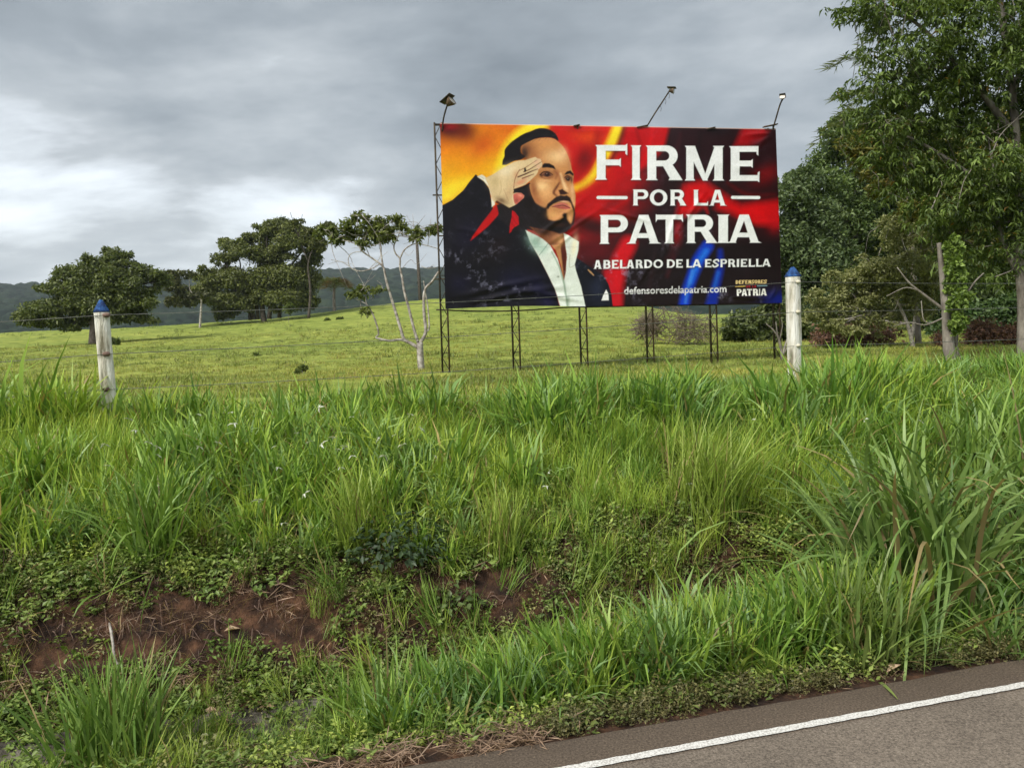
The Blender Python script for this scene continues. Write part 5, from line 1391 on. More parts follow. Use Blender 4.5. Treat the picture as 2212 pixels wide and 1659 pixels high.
# pale-barked sparse tree
wt = []
for P, r0, r1 in [([(1003, 1640), (990, 1450), (985, 1330)], .115, .095), ([(985, 1340), (1040, 1230), (1025, 1050), (1030, 850), (1100, 760), (1160, 670)], .06, .03), ([(1040, 1230), (1072, 1190), (1060, 1000), (1040, 880), (1020, 755)], .03, .015),
                  ([(970, 1330), (930, 1200), (880, 1000), (840, 850), (820, 720), (800, 630), (800, 550), (760, 500), (745, 430), (790, 330), (800, 240)], .05, .012), ([(800, 550), (840, 470), (900, 425), (960, 410), (1060, 430), (1150, 455)], .025, .012),
                  ([(975, 1380), (900, 1335), (840, 1300), (810, 1210), (740, 980), (700, 850), (670, 740), (650, 640), (620, 600), (520, 530), (450, 480), (420, 430), (330, 390), (260, 380)], .06, .012), ([(645, 640), (625, 500), (620, 420), (580, 330), (560, 260)], .032, .012),
                  ([(610, 600), (540, 640), (440, 665), (350, 640), (320, 580), (330, 520), (380, 490), (470, 480)], .018, .01), ([(940, 1355), (820, 1305), (700, 1312), (600, 1292), (580, 1278), (602, 1240), (570, 1120), (530, 1030), (490, 970), (480, 900), (470, 850)], .042, .014),
                  ([(490, 970), (400, 930), (330, 900)], .012, .006), ([(440, 480), (400, 380), (380, 280)], .016, .008), ([(520, 530), (470, 400), (450, 250)], .014, .008), ([(330, 620), (240, 575), (130, 600)], .012, .005), ([(520, 640), (600, 560), (690, 480)], .010, .005),
                  ([(960, 410), (930, 260), (920, 130)], .012, .005), ([(935, 280), (1000, 190), (1040, 140)], .009, .004), ([(930, 240), (880, 180), (860, 140)], .007, .004), ([(1000, 620), (1060, 640), (1150, 630)], .013, .006), ([(1060, 640), (1110, 610), (1130, 640)], .008, .004), ([(820, 640), (900, 560), (960, 600), (1050, 500)], .009, .004), ([(1060, 430), (1080, 250), (1090, 170)], .010, .004), ([(745, 430), (700, 380), (660, 330)], .012, .006), ([(830, 470), (880, 520), (930, 470)], .008, .004), ([(160, 560), (270, 580), (350, 600)], .009, .004), ([(490, 1100), (510, 1000), (530, 1030)], .008, .005)]:
    wt.append((z8(P), r0 * .8, r1 * .85))
tree('pale_bark_tree', 'sparse tree with white lichen stems and forked trunk beside the billboard', 'tree', wt[0][0][0], 20.6,
     z8([(450, 170, 70, 50), (330, 250, 95, 60), (265, 370, 100, 50), (410, 330, 105, 75), (560, 260, 90, 75), (600, 330, 110, 60), (640, 370, 90, 40), (690, 290, 45, 65), (760, 200, 60, 45), (805, 270, 50, 50), (930, 320, 50, 45), (1080, 300, 60, 40), (80, 310, 65, 40), (490, 425, 30, 25), (1130, 280, 40, 40), (960, 360, 40, 30), (200, 300, 60, 40)]) + z8([(560, 845, 85, 22), (440, 880, 60, 26), (330, 890, 40, 22), (480, 1050, 36, 40), (450, 830, 40, 14)]),
     1700, 0.135, ((0.065, 0.088, 0.022), (0.20, 0.23, 0.068)), wt, M_bark_pale, 15, twigs=60, lr=.03, jit=1.2, lump=.42, yjit=0.8, hollow=.1)
# stub of a dead palm seen behind it
b_ = at(908, 640, 108)
o = thing('dead_tree', (b_[0], b_[1], float(ground_z(b_[0], b_[1]))), 'bare dark straight trunk behind the pale barked tree', 'trunk')
mb = MB(); mb.tube([at(909, 655, 108) - [0, 0, 2], at(905, 600, 108), at(900, 515, 108)], [.26, .22, .18], 8); link('trunk', mb.mesh('trunk', M_bark_dark), o)

# forest edge on the right
FG = ((0.050, 0.090, 0.025), (0.165, 0.225, 0.068)); FG2 = ((0.030, 0.066, 0.019), (0.108, 0.165, 0.050)); FG3 = ((0.046, 0.078, 0.028), (0.155, 0.205, 0.080))
forest = [
    ((1735, 745), 39, [(1705, 430, 55, 45), (1760, 470, 70, 60), (1705, 530, 60, 60), (1775, 570, 70, 65), (1715, 620, 60, 60), (1770, 660, 70, 50), (1700, 690, 50, 40), (1735, 400, 40, 30)], FG3, 18000, .21, 'dark forest tree rising just beyond the right edge of the billboard'),
    ((1830, 742), 41, [(1805, 330, 65, 45), (1840, 300, 55, 40), (1850, 390, 80, 65), (1790, 410, 60, 55), (1810, 480, 80, 60), (1870, 490, 70, 60), (1840, 560, 80, 60), (1800, 640, 70, 60)], FG, 19000, .20, 'rounded bright green forest tree second from the billboard'),
    ((1920, 742), 43, [(1900, 300, 80, 50), (1950, 360, 90, 70), (1890, 430, 80, 70), (1970, 470, 90, 80), (1920, 550, 90, 70), (1990, 610, 90, 70), (1910, 650, 80, 50)], FG2, 15000, .24, 'dark forest tree behind the grey green bushy tree'),
    ((2050, 742), 45, [(2040, 330, 110, 80), (2080, 450, 110, 90), (2010, 560, 90, 80), (2100, 600, 100, 80), (2070, 690, 110, 45)], FG2, 13000, .26, 'tall shaded forest tree behind the vine covered trunk'),
    ((2170, 745), 42, [(2160, 330, 110, 100), (2200, 480, 110, 100), (2140, 610, 90, 70), (2220, 650, 90, 70), (2160, 700, 90, 40)], FG, 13000, .24, 'deep green forest tree at the right end of the wood'),
    ((2330, 748), 40, [(2330, 350, 120, 110), (2350, 520, 120, 110), (2300, 650, 110, 80)], FG2, 6000, .32, 'forest tree cut by the right edge of the picture'),
]
for i_, (b, D, pads, pal, n, sz, lab) in enumerate(forest):
    tree('forest_tree', lab, 'tree', b, D, pads, n, sz, pal, [([b, (b[0] + 4, b[1] - 140), (b[0] - 4, b[1] - 300)], .24, .10)], M_bark_grey, 30 + i_, limbs_from=[(b[0], b[1] - 90), (b[0], b[1] - 220)], lr=.08, group='trees of the forest edge', lump=.34, hollow=.3, dens=1.8)
tree('leafy_bush', 'round dark green bush under the right end of the billboard', 'bush', (1636, 737), 34, [(1610, 700, 55, 32), (1660, 692, 55, 40), (1640, 715, 60, 24), (1700, 700, 40, 40)], 7000, .20, ((0.05, 0.075, 0.025), (0.16, 0.19, 0.065)), [([(1636, 737), (1636, 715)], .06, .03)], M_bark_grey, 41, lump=.3)
tree('low_bush', 'dark low bush in the forest shade right of the right fence post', 'bush', (1760, 748), 36, [(1745, 715, 50, 30), (1790, 725, 50, 20), (1850, 728, 50, 16)], 5000, .20, FG2, [([(1760, 748), (1760, 725)], .05, .03)], M_bark_grey, 42, lump=.3)
tree('shade_bush', 'dark leafy bush behind the brown brush at the right edge', 'bush', (2140, 745), 36, [(2110, 690, 60, 40), (2170, 680, 60, 50), (2060, 715, 50, 26), (2210, 700, 50, 40)], 6000, .24, FG2, [([(2140, 745), (2140, 715)], .05, .03)], M_bark_grey, 43, lump=.3)
# grey-green bushy tree in front of the wood
tree('bushy_tree', 'grey green bushy tree with pale bare twigs left of the vine covered trunk', 'tree', (1975, 756), 25, [(1985, 480, 55, 40), (1940, 520, 55, 45), (2025, 530, 45, 50), (1960, 580, 65, 45), (1885, 590, 55, 38), (1840, 625, 55, 38), (1790, 668, 48, 38), (1850, 680, 60, 42), (1920, 640, 65, 45), (1985, 640, 50, 45), (1760, 690, 28, 22), (1900, 700, 50, 25), (1800, 710, 40, 18)],
     22000, .105, ((0.14, 0.155, 0.052), (0.34, 0.35, 0.15)), [([(1975, 756), (1960, 700), (1930, 640), (1890, 600)], .07, .03), ([(1970, 730), (1985, 620), (1990, 520)], .06, .02), ([(1960, 700), (1880, 690), (1810, 680)], .05, .015)], M_bark_pale, 44, limbs_from=[(1950, 660), (1985, 580), (1880, 680)], lr=.03, twigs=40, lump=.26, yjit=0.5)
# big tree at the right edge, long drooping leaves
near_pads = [(1990, 55, 90, 55), (2110, 40, 105, 65), (1890, 15, 60, 30), (1835, 30, 35, 14), (2210, 30, 90, 70), (1940, 130, 75, 45), (2040, 140, 80, 55), (2150, 150, 95, 70), (2240, 170, 80, 80), (1890, 200, 60, 40), (1980, 230, 85, 55), (2090, 250, 95, 65), (2200, 270, 80, 70), (1860, 270, 45, 35), (1930, 320, 75, 45), (2040, 340, 85, 55), (2140, 360, 80, 60), (2220, 390, 70, 70), (1885, 350, 45, 30), (1990, 410, 75, 45), (2085, 440, 75, 50), (2175, 480, 65, 50), (2060, 520, 55, 38), (2150, 560, 60, 40), (2190, 610, 45, 35), (2010, 470, 50, 35), (2040, -40, 140, 60), (2200, -60, 130, 80), (2330, 100, 90, 120), (2340, 330, 80, 120)]
tree('roadside_tree', 'big overhanging tree with long drooping leaves at the right edge', 'tree', (2208, 772), 16, near_pads, 46000, .14, ((0.042, 0.076, 0.016), (0.175, 0.238, 0.058)),
     [([(2208, 772), (2209, 660), (2203, 590), (2192, 470), (2195, 300), (2175, 110), (2150, -60)], .105, .06), ([(2205, 600), (2170, 530), (2140, 440), (2120, 380)], .07, .03), ([(2195, 300), (2120, 200), (2040, 110), (1960, 40), (1850, 25)], .07, .012), ([(2192, 440), (2100, 380), (1990, 310), (1890, 270)], .06, .012), ([(2185, 220), (2230, 60), (2280, -60)], .06, .03), ([(2203, 560), (2150, 380), (2135, 300)], .035, .012), ([(2120, 150), (1990, 150), (1880, 200)], .03, .01)],
     M_bark_grey, 45, aspect=0.30, accent=(0.004, (0.30, 0.17, 0.03)), lr=.035, twigs=160, lump=.46, yjit=1.3, long_droop=True, hollow=.1, dens=0.95)
tree('yellowing_tree', 'olive yellow leaved tree behind the lower left of the overhanging tree', 'tree', (2062, 752), 22, [(1870, 325, 50, 35), (1910, 370, 60, 38), (1960, 400, 60, 40), (1880, 300, 40, 30), (1930, 290, 60, 45), (2000, 350, 70, 55), (2040, 450, 70, 50), (2100, 380, 80, 60), (2110, 520, 70, 50), (2170, 330, 70, 70)], 15000, .17, ((0.080, 0.085, 0.018), (0.215, 0.200, 0.042)), [([(2062, 752), (2066, 600), (2040, 480), (1960, 380)], .08, .03), ([(2050, 500), (2070, 400), (2120, 330)], .05, .03)], M_bark_dark, 46, aspect=.4, accent=(0.03, (0.30, 0.20, 0.03)), limbs_from=[(2000, 440), (2050, 410)], lr=.04, twigs=30, lump=.36)
# vine-covered leaning trunk
tree('vine_covered_trunk', 'leaning grey trunk with broken top and green vine on its right side', 'trunk', (2053, 782), 15.6, [(2062, 545, 16, 28, -.2), (2068, 600, 20, 30, -.25), (2071, 650, 22, 30, -.25), (2069, 700, 15, 20, -.2), (2056, 570, 10, 20, -.2)], 3200, .085, ((0.09, 0.145, 0.03), (0.22, 0.31, 0.06)),
     [([(2053, 782), (2048, 730), (2043, 670), (2036, 600), (2028, 525)], .125, .04), ([(2042, 672), (2000, 640), (1965, 612), (1938, 578)], .035, .010), ([(1985, 628), (1955, 622), (1915, 640)], .016, .006), ([(2040, 686), (2000, 702), (1965, 697), (1930, 705)], .018, .006), ([(2010, 700), (1995, 690), (1990, 650)], .016, .008), ([(2085, 640), (2105, 610), (2125, 590)], .022, .010), ([(2045, 690), (2080, 650), (2086, 640)], .03, .02), ([(2058, 690), (2066, 740), (2068, 782)], .018, .022), ([(2052, 690), (2062, 730), (2078, 784)], .016, .018)], M_bark_grey, 47, aspect=.7, lump=.4)
# palm behind the big tree: two fronds reach out to the left
def frond(mb_, p0, p1, p2, n=26, wl=0.45, g=rng, pal=((0.05, 0.08, 0.02), (0.13, 0.16, 0.05))):
    P = spline([p0, p1, p2], n // 2)
    T = np.gradient(P, axis=0); T /= np.linalg.norm(T, axis=1)[:, None]
    S = np.cross(T, [0, 0, 1.0]); S /= np.linalg.norm(S, axis=1)[:, None] + 1e-9
    ps, ds = [], []
    for i_ in range(2, len(P)):
        for q_ in (-1, 1):
            for e_ in (0, .5):
                ps.append(P[i_] - (P[i_] - P[i_ - 1]) * e_); ds.append(S[i_] * q_ * .45 + T[i_] * .6 - np.array([0, 0, .75]))
    return np.array(ps), np.array(ds), P
def palm(name, label, base, D, crown, n_fr, fl, tr, seed, fronds=(), wl=.45, dead=False):
    g = np.random.default_rng(seed)
    b = at(*base, D); b[2] = float(ground_z(b[0], b[1]))
    c = at(*crown, D)
    o = thing(name, b, label, 'palm')
    mb_ = MB(); mb_.tube(spline([b - [0, 0, .2], (b + c) / 2 + g.normal(0, .1, 3), c], 8), [tr * 1.2, tr, tr * .85], 8)
    link('trunk', mb_.mesh('trunk', M_bark_grey), o)
    list_ = [(c, at(*a_, D), at(*b2, D)) for a_, b2 in fronds]
    for k in range(n_fr):
        a = 2 * math.pi * k / n_fr + g.uniform(-.2, .2); e_ = g.uniform(-.1, .9)
        d = np.array([math.cos(a), math.sin(a), 0])
        list_.append((c, c + d * fl * .55 + [0, 0, fl * .45 * e_], c + d * fl * .95 + [0, 0, fl * (.25 * e_ - .35)]))
    for k, (a_, b2, c3) in enumerate(list_):
        ps, ds, P = frond(None, a_, b2, c3, g=g)
        pal = ((0.08, 0.10, 0.035), (0.20, 0.22, 0.09)) if not (dead and k % 3 == 0) else ((0.14, 0.09, 0.05), (0.22, 0.14, 0.08))
        V, F, C = leaves(ps, np.tile([0, 0, 1.0], (len(ps), 1)) + ds * 0, wl, .065, g, pal, jit=.2, long=ds, fold=.03)
        mb_ = MB(); mb_.tube(P, [tr * .22, tr * .06], 4)
        Vs = np.vstack([V, *mb_.V]); Fs = np.vstack([F, mb_.F[0] + len(V)])
        C2 = np.vstack([C, np.tile([0.10, 0.12, 0.04], (len(mb_.V[0]), 1))])
        link('frond', make_mesh('frond', Vs, Fs, C2, False, M_leaf), o)
    return o
palm('palm_tree', 'palm whose arching fronds stick out left of the overhanging tree', (1985, 748), 27, (1950, 235), 9, 2.9, .09, 51, fronds=[((1850, 128), (1790, 150)), ((1855, 200), (1804, 215)), ((1870, 120), (1860, 80))], wl=.46)
palm('palm_tree', 'small distant palm with brown skirt on the ridge left of the pale barked tree', z2([(1660, 660)])[0], 96, z2([(1660, 525)])[0], 13, 2.0, .17, 52, wl=.8, dead=True)

# dead brush
def brush(name, label, pads, D, n, L, seed, cat='brush', rad=.008, mat=M_twig, base_y=None, leafy=True):
    g = np.random.default_rng(seed)
    x0, y0 = pads[0][0], base_y or (pads[0][1] + pads[0][3])
    b = at(x0, y0, D); b[2] = float(ground_z(b[0], b[1]))
    o = thing(name, b, label, cat)
    mb_ = MB()
    Ps = []
    for vx, vy, rx, ry in pads:
        for _ in range(n // len(pads)):
            an, rr = g.uniform(0, 6.28), math.sqrt(g.uniform(0, 1))
            p = at(vx + rx * rr * math.cos(an), vy + ry * rr * math.sin(an), D + g.normal(0, rx * D / FV * .35))
            p[2] = max(p[2], float(ground_z(p[0], p[1])) + .03)
            d = g.normal(0, 1, 3); d[2] = abs(d[2]) * .7; d /= np.linalg.norm(d)
            l_ = L * g.uniform(.4, 1.2)
            mb_.tube(spline([p - d * l_ / 2, p + g.normal(0, .08 * l_, 3), p + d * l_ / 2], 2), [rad * 1.2, rad * .5], 4)
            Ps.append(p)
    link('twigs', mb_.mesh('twigs', mat), o, kind='stuff')
    if leafy:
        Ps = np.repeat(np.array(Ps), 6, 0); Ps = Ps + g.normal(0, L * .25, Ps.shape)
        Ps[:, 2] = np.maximum(Ps[:, 2], b[2] + .02)
        V, F, C = leaves(Ps, np.tile([0, 0, 1.0], (len(Ps), 1)), L * .28, .5, g, ((0.11, 0.055, 0.035), (0.24, 0.135, 0.09)), jit=1.0)
        link('dead_leaves', make_mesh('dead_leaves', V, F, C, False, M_straw), o, kind='stuff')
    return o
brush('dead_shrub', 'brown leafless thicket behind the billboard legs', [(1450, 700, 60, 38), (1500, 710, 45, 30), (1400, 705, 30, 25)], 33, 620, .9, 61, rad=.011, mat=noise_mat('grey_brown_twig', (0.10, 0.075, 0.055), (0.22, 0.175, 0.135), 6, .9, 0), base_y=742, leafy=False)
brush('brush_pile', 'heap of brown cut brush under the grey green bushy tree', [(1830, 722, 55, 20), (1880, 725, 60, 14), (1790, 728, 30, 12)], 27, 420, .55, 62)
brush('brush_pile', 'reddish brown brush heap right of the vine covered trunk', [(2120, 722, 28, 22), (2150, 728, 40, 16)], 24, 330, .5, 63)
brush('brush_pile', 'low brown brush heap cut off by the right edge of the picture', [(2195, 728, 30, 16), (2225, 728, 30, 16)], 24, 240, .5, 64)
brush('brush_pile', 'small brown brush heap just left of the vine covered trunk', [(2033, 733, 14, 11)], 24, 80, .35, 65)
# bare forked shrub at the billboard's right leg
b_ = at(1690, 775, 19.0); b_[2] = float(ground_z(b_[0], b_[1]))
o = thing('bare_shrub', b_, 'bare forked grey shrub at the right hand billboard leg', 'shrub')
mb = MB()
for P, r0 in (([(1690, 780), (1685, 740), (1672, 715), (1655, 700)], .035), ([(1688, 760), (1680, 725), (1676, 695)], .025), ([(1690, 770), (1700, 735), (1712, 712)], .03), ([(1692, 765), (1705, 745), (1718, 732)], .02), ([(1684, 735), (1690, 705), (1688, 690)], .015)):
    mb.tube(spline([at(x, y, 19.0) for x, y in P], 4), [r0, r0 * .3], 6)
link('stem', mb.mesh('stem', M_bark_grey), o)
# fallen branch on the turf at the right edge
mb = MB(); P = [at(x, y, 15.4 + q_) for x, y, q_ in ((2078, 780, 0), (2110, 775, .2), (2150, 772, .3), (2190, 766, .5), (2230, 760, .7))]
for p_ in P: p_[2] = max(p_[2], float(ground_z(p_[0], p_[1])) + .03)
mb.tube(spline(P, 4), [.018, .012, .02], 6); mb.tube(spline([P[2], P[2] + [.1, 0, .12], P[2] + [.16, 0, .2]], 3), [.01, .005], 4)
link('fallen_branch', mb.mesh('fallen_branch', M_bark_dark), label='thin dark fallen branch on the turf at the foot of the overhanging tree', category='branch')
# scrubby tufts out on the pasture
for i_, (x, y, D, w_, lab) in enumerate(((1625, 712, 78, 14, 'tiny dark shrub on the ridge left of the small palm'), (1692, 705, 78, 16, 'tiny dark shrub on the ridge below the small palm'), (1275, 892, 34, 22, 'low dark tuft in the open pasture below the broad tree'), (1500, 955, 20, 30, 'grey green weedy tuft in the pasture left of the pale barked tree'), (570, 815, 56, 22, 'low dark shrub on the turf right of the left fence post'), (1430, 650, 80, 30, 'dark low scrub at the foot of the broad tree'))):
    vx, vy = z2([(x, y)])[0]
    tree('pasture_shrub', lab, 'shrub', (vx, vy + w_ * .25), D, [(vx, vy, w_ * .42, w_ * .3)], 320, .1 * D / 30, ((0.06, 0.085, 0.02), (0.15, 0.19, 0.05)), [([(vx, vy + w_ * .25), (vx, vy)], .02, .01)], M_bark_grey, 70 + i_, lump=.5)

# ------------------------------------------------------------------ single grass clumps, weeds, sticks, leaves, flowers
def clump_thing(label, s, t, VFC, scale=1.0, rz=0.0, name='grass_clump', dz=0.0):
    V, F, C = VFC
    x, y = xy(s, t); z = float(ground_z(x, y)) + dz
    o = thing(name, (x, y, z), label, 'grass clump')
    c_, s_ = math.cos(rz), math.sin(rz)
    V = V * scale; V = np.stack([V[:, 0] * c_ - V[:, 1] * s_, V[:, 0] * s_ + V[:, 1] * c_, V[:, 2]], 1) + [x, y, z]
    link('blades', make_mesh('blades', V, F, C, True, M_blade), o, kind='stuff')
    return o
BIG = ((0.058, 0.120, 0.018), (0.225, 0.325, 0.090))
clump_thing('huge arching grass clump with broad bent blades near the right edge', 3.66, 4.02, clump(420, 1.55, 0.030, .36, .42, 1.85, seg=11, kink=.10, bend=(2.0, 4.5), lean=(-.26, -.14), pal=BIG, seed=801))
clump_thing('tall dark grass clump cut off by the right edge of the picture', 4.85, 4.0, clump(260, 1.28, 0.028, .36, .30, 1.7, seg=11, kink=.12, bend=(2.0, 4.5), lean=(-.12, -.15), pal=BIG, seed=802))
clump_thing('upright grass clump behind the huge arching one', 5.1, 4.95, clump(120, 1.05, 0.02, .3, .25, .8, seg=8, kink=.1, pal=GREEN, seed=803))
clump_thing('spiky grass clump growing beside the asphalt below the huge arching clump', 2.75, 3.42, clump(210, .66, 0.015, .17, .50, .45, seg=6, kink=.04, pal=((0.085, 0.140, 0.026), (0.20, 0.265, 0.07)), seed=804))
clump_thing('thick grass clump in the bottom left corner beside the drain', -.86, 3.80, clump(330, .62, 0.013, .20, .36, .40, seg=6, kink=.02, pal=((0.080, 0.160, 0.022), (0.215, 0.32, 0.075)), seed=805))
clump_thing('arching grass clump on the slope above the bare red soil at left', -.85, 5.12, clump(170, .72, 0.015, .16, .62, .9, seg=7, kink=.06, lean=(.18, -.25), pal=((0.11, 0.20, 0.030), (0.21, 0.32, 0.06)), seed=806))
clump_thing('bright yellow green grass tuft above the dark leafy weed', .33, 5.02, clump(190, .58, 0.009, .13, .42, .42, seg=6, pal=YGREEN, seed=807))
clump_thing('bright yellow green grass tuft standing centre on the top of the cut', 1.22, 4.90, clump(200, .52, 0.009, .12, .36, .36, seg=6, pal=YGREEN, seed=808))
clump_thing('wide yellow green grass tussock leaning right above the roadside grass', 2.75, 5.02, clump(420, .78, 0.009, .26, .52, .55, seg=6, lean=(.22, -.1), pal=YGREEN, seed=809))
clump_thing('lone spreading tuft at the left end of the roadside grass row', .32, 3.62, clump(60, .60, 0.014, .09, .62, .35, seg=6, lean=(-.1, .12), pal=GREEN, seed=810))
clump_thing('low splayed tuft lying over the asphalt edge at right', 3.5, 3.30, clump(70, .42, 0.017, .16, .95, .8, seg=6, kink=.1, pal=BIG, seed=811))
clump_thing('small splayed tuft on the lip of the bare cut at left', -1.08, 4.95, clump(40, .26, 0.012, .05, .7, .9, seg=5, pal=GREEN, seed=812))
clump_thing('coarse dark grass clump at the far left by the fence', -2.75, 6.7, clump(170, .95, 0.02, .30, .30, .7, seg=7, kink=.06, pal=((0.05, 0.10, 0.02), (0.12, 0.20, 0.045)), seed=813))

g = np.random.default_rng(900)
def leafy_weed(label, vx, vy, D, n, R_, h, size, pal, name='leafy_weed', aspect=.55):
    p = at(vx, vy, D); p[2] = float(ground_z(p[0], p[1]))
    o = thing(name, p, label, 'weed')
    q = g.normal(0, 1, (n, 3)); q /= np.linalg.norm(q, axis=1)[:, None]; q *= g.uniform(.2, 1, (n, 1)) ** .6
    q[:, 2] = np.abs(q[:, 2])
    P = p + q * [R_, R_ * .8, h]
    mb_ = MB()
    for k in range(min(12, n)):
        mb_.tube(spline([p, p + (P[k] - p) * .5 + [0, 0, .03], P[k]], 2), [.004, .002], 4)
    link('stem', mb_.mesh('stem', M_twig), o)
    d = q * [1, 1, .15]
    V, F, C = leaves(P, np.tile([0, 0, 1.0], (n, 1)) + q * .4, size, aspect, g, pal, jit=.35, long=d)
    link('foliage', make_mesh('foliage', V, F, C, False, M_leaf), o, kind='stuff')
s0_, t0_ = st(*at(860, 1230, 4.75)[:2])
leafy_weed('dark blue green leafy weed on the bank below the centre grass', 855, 1215, 4.9, 520, .33, .27, .055, ((0.028, 0.052, 0.022), (0.075, 0.115, 0.055)))
leafy_weed('pale leafy weed climbing the cut right of the dark leafy weed', 980, 1260, 4.75, 130, .16, .14, .05, ((0.07, 0.11, 0.03), (0.15, 0.20, 0.07)))
leafy_weed('light green leafy weed on the slope right of the arching clump', 620, 1190, 5.0, 90, .12, .12, .055, ((0.11, 0.17, 0.04), (0.20, 0.27, 0.07)))
leafy_weed('broad yellow green leaves poking out of the tall grass at left', 555, 985, 6.4, 9, .12, .42, .11, ((0.20, 0.30, 0.05), (0.28, 0.38, 0.08)), aspect=.7)
leafy_weed('broad pale leaves among the tall grass by the left post', 345, 905, 6.6, 8, .10, .45, .10, ((0.16, 0.25, 0.05), (0.22, 0.32, 0.07)), aspect=.8)
leafy_weed('broad pale leaf weed in the grass at the right edge', 2130, 965, 6.6, 8, .10, .45, .09, ((0.16, 0.25, 0.05), (0.22, 0.32, 0.07)), aspect=.8)
leafy_weed('small upright weed at the foot of the bare cut', 230, 1440, 4.55, 40, .07, .16, .045, ((0.09, 0.16, 0.03), (0.16, 0.24, 0.05)))

def surf(vx, vy, lift=0.0):
    """where the sight line of a measured point meets the ground"""
    Y = 2.6
    while Y < 12:
        p = at(vx, vy, Y)
        if p[2] <= float(ground_z(p[0], p[1])):
            break
        Y += 0.02
    p = at(vx, vy, Y); p[2] = float(ground_z(p[0], p[1])) + lift
    return p
# bleached stick leaning on the bare cut
P = [surf(238, 1372, .05), surf(243, 1400, .05), surf(246, 1425, .07), surf(250, 1448, .06), surf(262, 1466, .05)]
mb = MB(); mb.tube(spline(P, 4), [.006, .009, .007, .008, .010], 6)
link('bleached_stick', mb.mesh('bleached_stick', noise_mat('bleached_wood', (0.20, 0.17, 0.14), (0.50, 0.47, 0.42), 30, .9, .5)), label='bleached crooked stick leaning against the bare red soil', category='stick')
P = [surf(470, 1340, .03), surf(466, 1362, .05), surf(468, 1385, .04), surf(485, 1392, .03)]
mb = MB(); mb.tube(spline(P, 3), [.002, .004, .005, .003], 5)
link('dry_twig', mb.mesh('dry_twig', M_twig), label='pale dry twig on the bare red soil right of the bleached stick', category='twig')
# roots and dead stems trailing over the cut
mb = MB()
for _ in range(420):
    s = g.uniform(-2.2, 2.6); t = g.uniform(4.5, 5.05)
    L_ = g.uniform(.03, .12); a = g.uniform(-2.6, 2.6)
    pts = []
    for q_ in np.linspace(0, 1, 4):
        x, y = xy(s + L_ * q_ * math.sin(a), t - L_ * q_ * math.cos(a)); pts.append([x, y, float(ground_z(x, y)) + g.uniform(.004, .045)])
    mb.tube(spline(pts, 2), [.0026, .0012], 4)
link('dry_roots', mb.mesh('dry_roots', M_twig), kind='stuff', label='thin dry roots and stems hanging over the bare soil', category='roots')
# fallen leaves large enough to see
for vx, vy, sz, lab in ((447, 1155 + 0, .07, 'curled tan leaf lying in the grass above the arching clump'), (345, 1276, .085, 'light tan leaf on the weeds above the bare soil'), (485, 1385, .08, 'twisted tan leaf on the bare red soil'), (45, 1612, .09, 'tan leaf at the far bottom left beside the drain'), (560, 1541, .07, 'pale pinkish leaf on the rim of the drain'), (440, 1546, .08, 'pale leaf on the drain edge right of the bottom left clump'), (1322, 1228, .08, 'long tan leaf on the slope above the roadside grass'), (1915, 1462, .10, 'dry curled blade at the foot of the spiky clump'), (700, 1480, .06, 'small brown leaf in the weeds at the foot of the bank'), (790, 1605, .07, 'dry leaf in the straw at the road edge')):
    p = surf(vx, vy, .02)
    V, F, C = leaves(np.array([p]), np.array([[0, -.5, 1.0]]), sz, .45, g, ((0.34, 0.23, 0.14), (0.52, 0.38, 0.25)), jit=.3, long=np.array([[1.0, .2, .15]]), fold=.22)
    link('dry_leaf', make_mesh('dry_leaf', V, F, C, False, M_straw), label=lab, category='leaf', group='dry fallen leaves')
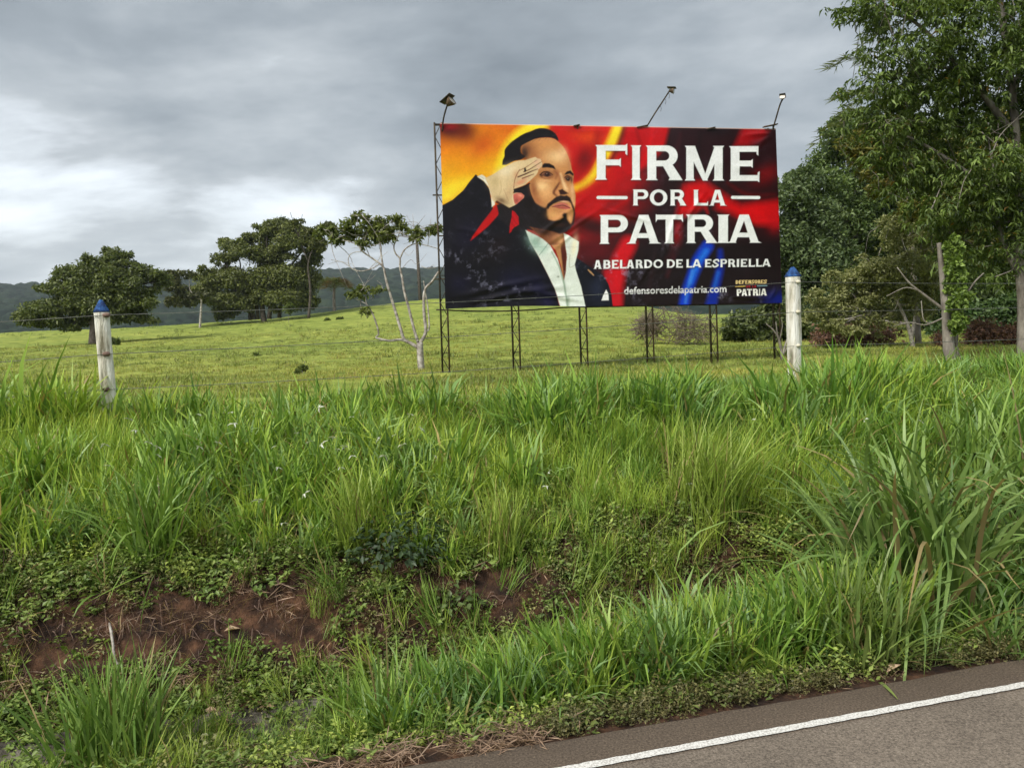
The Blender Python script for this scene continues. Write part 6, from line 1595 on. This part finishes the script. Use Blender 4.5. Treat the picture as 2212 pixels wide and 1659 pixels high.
# white star sedge heads scattered through the tall grass
fl_me = None
fpos = [(280, 905), (292, 930), (320, 955), (345, 985), (225, 960), (235, 1005), (340, 965), (430, 965), (470, 955), (590, 965), (600, 1010), (640, 935), (665, 955), (695, 960), (720, 945), (728, 970), (745, 965), (760, 985), (815, 950), (830, 985), (850, 940), (870, 960), (885, 895), (910, 925), (660, 1065), (560, 1080), (430, 895), (500, 890), (505, 915), (690, 880), (1185, 1020), (1490, 1045), (1630, 905), (1180, 1050), (760, 900), (940, 985), (610, 1130), (735, 1010), (1870, 905), (1990, 910)]
for k, (vx, vy) in enumerate(fpos):
    Y = 4.3
    while Y < 8.5:
        p = at(vx, vy, Y)
        if p[2] <= float(ground_z(p[0], p[1])) + 0.50:
            break
        Y += 0.05
    if fl_me is None:
        n_ = 7; an = np.arange(n_) * 2 * math.pi / n_
        dv = np.stack([np.cos(an), np.sin(an), np.full(n_, -.15)], 1)
        V, F, C = leaves(np.zeros((n_, 3)), np.tile([0, 0, 1.0], (n_, 1)), .045, .22, g, ((0.62, 0.64, 0.56), (0.80, 0.80, 0.74)), jit=.1, long=dv, droop=.2)
        fl_me = make_mesh('star_sedge', V, F, C, False, M_straw)
        mb = MB(); mb.tube([(0, 0, 0), (.01, 0, -.2), (0.0, .01, -.45)], [.0016, .002], 4); st_me = mb.mesh('stalk', M_blue)
        st_me.materials[0] = noise_mat('sedge_stalk', (0.08, 0.14, 0.03), (0.14, 0.2, 0.05), 5, .8, 0)
    o = link('star_sedge', fl_me, label='small white star shaped sedge head among the tall grass', category='flower', group='white star sedge in the grass')
    o.location = p; o.rotation_euler = (g.normal(0, .4), g.normal(0, .4), g.uniform(0, 6)); o.scale = [g.uniform(.5, .95)] * 3
    s_o = bpy.data.objects.new('stalk', st_me); COL.objects.link(s_o); s_o.parent = o

# ------------------------------------------------------------------ air
hz_m, hn, hl, hout = new_mat('haze')
pv = N(hn, 'ShaderNodeVolumePrincipled', inp={'Density': 0.00018, 'Anisotropy': 0.2}); pv.inputs['Color'].default_value = (0.80, 0.88, 0.96, 1)
hl.new(pv.outputs[0], hout.inputs['Volume'])
mb = MB(); mb.box((0, 790, 60), (2900, 0, 0), (0, 1010, 0), (0, 0, 110))
link('haze', mb.mesh('haze', hz_m, False), kind='stuff', label='thin humid air over the whole landscape', category='haze')
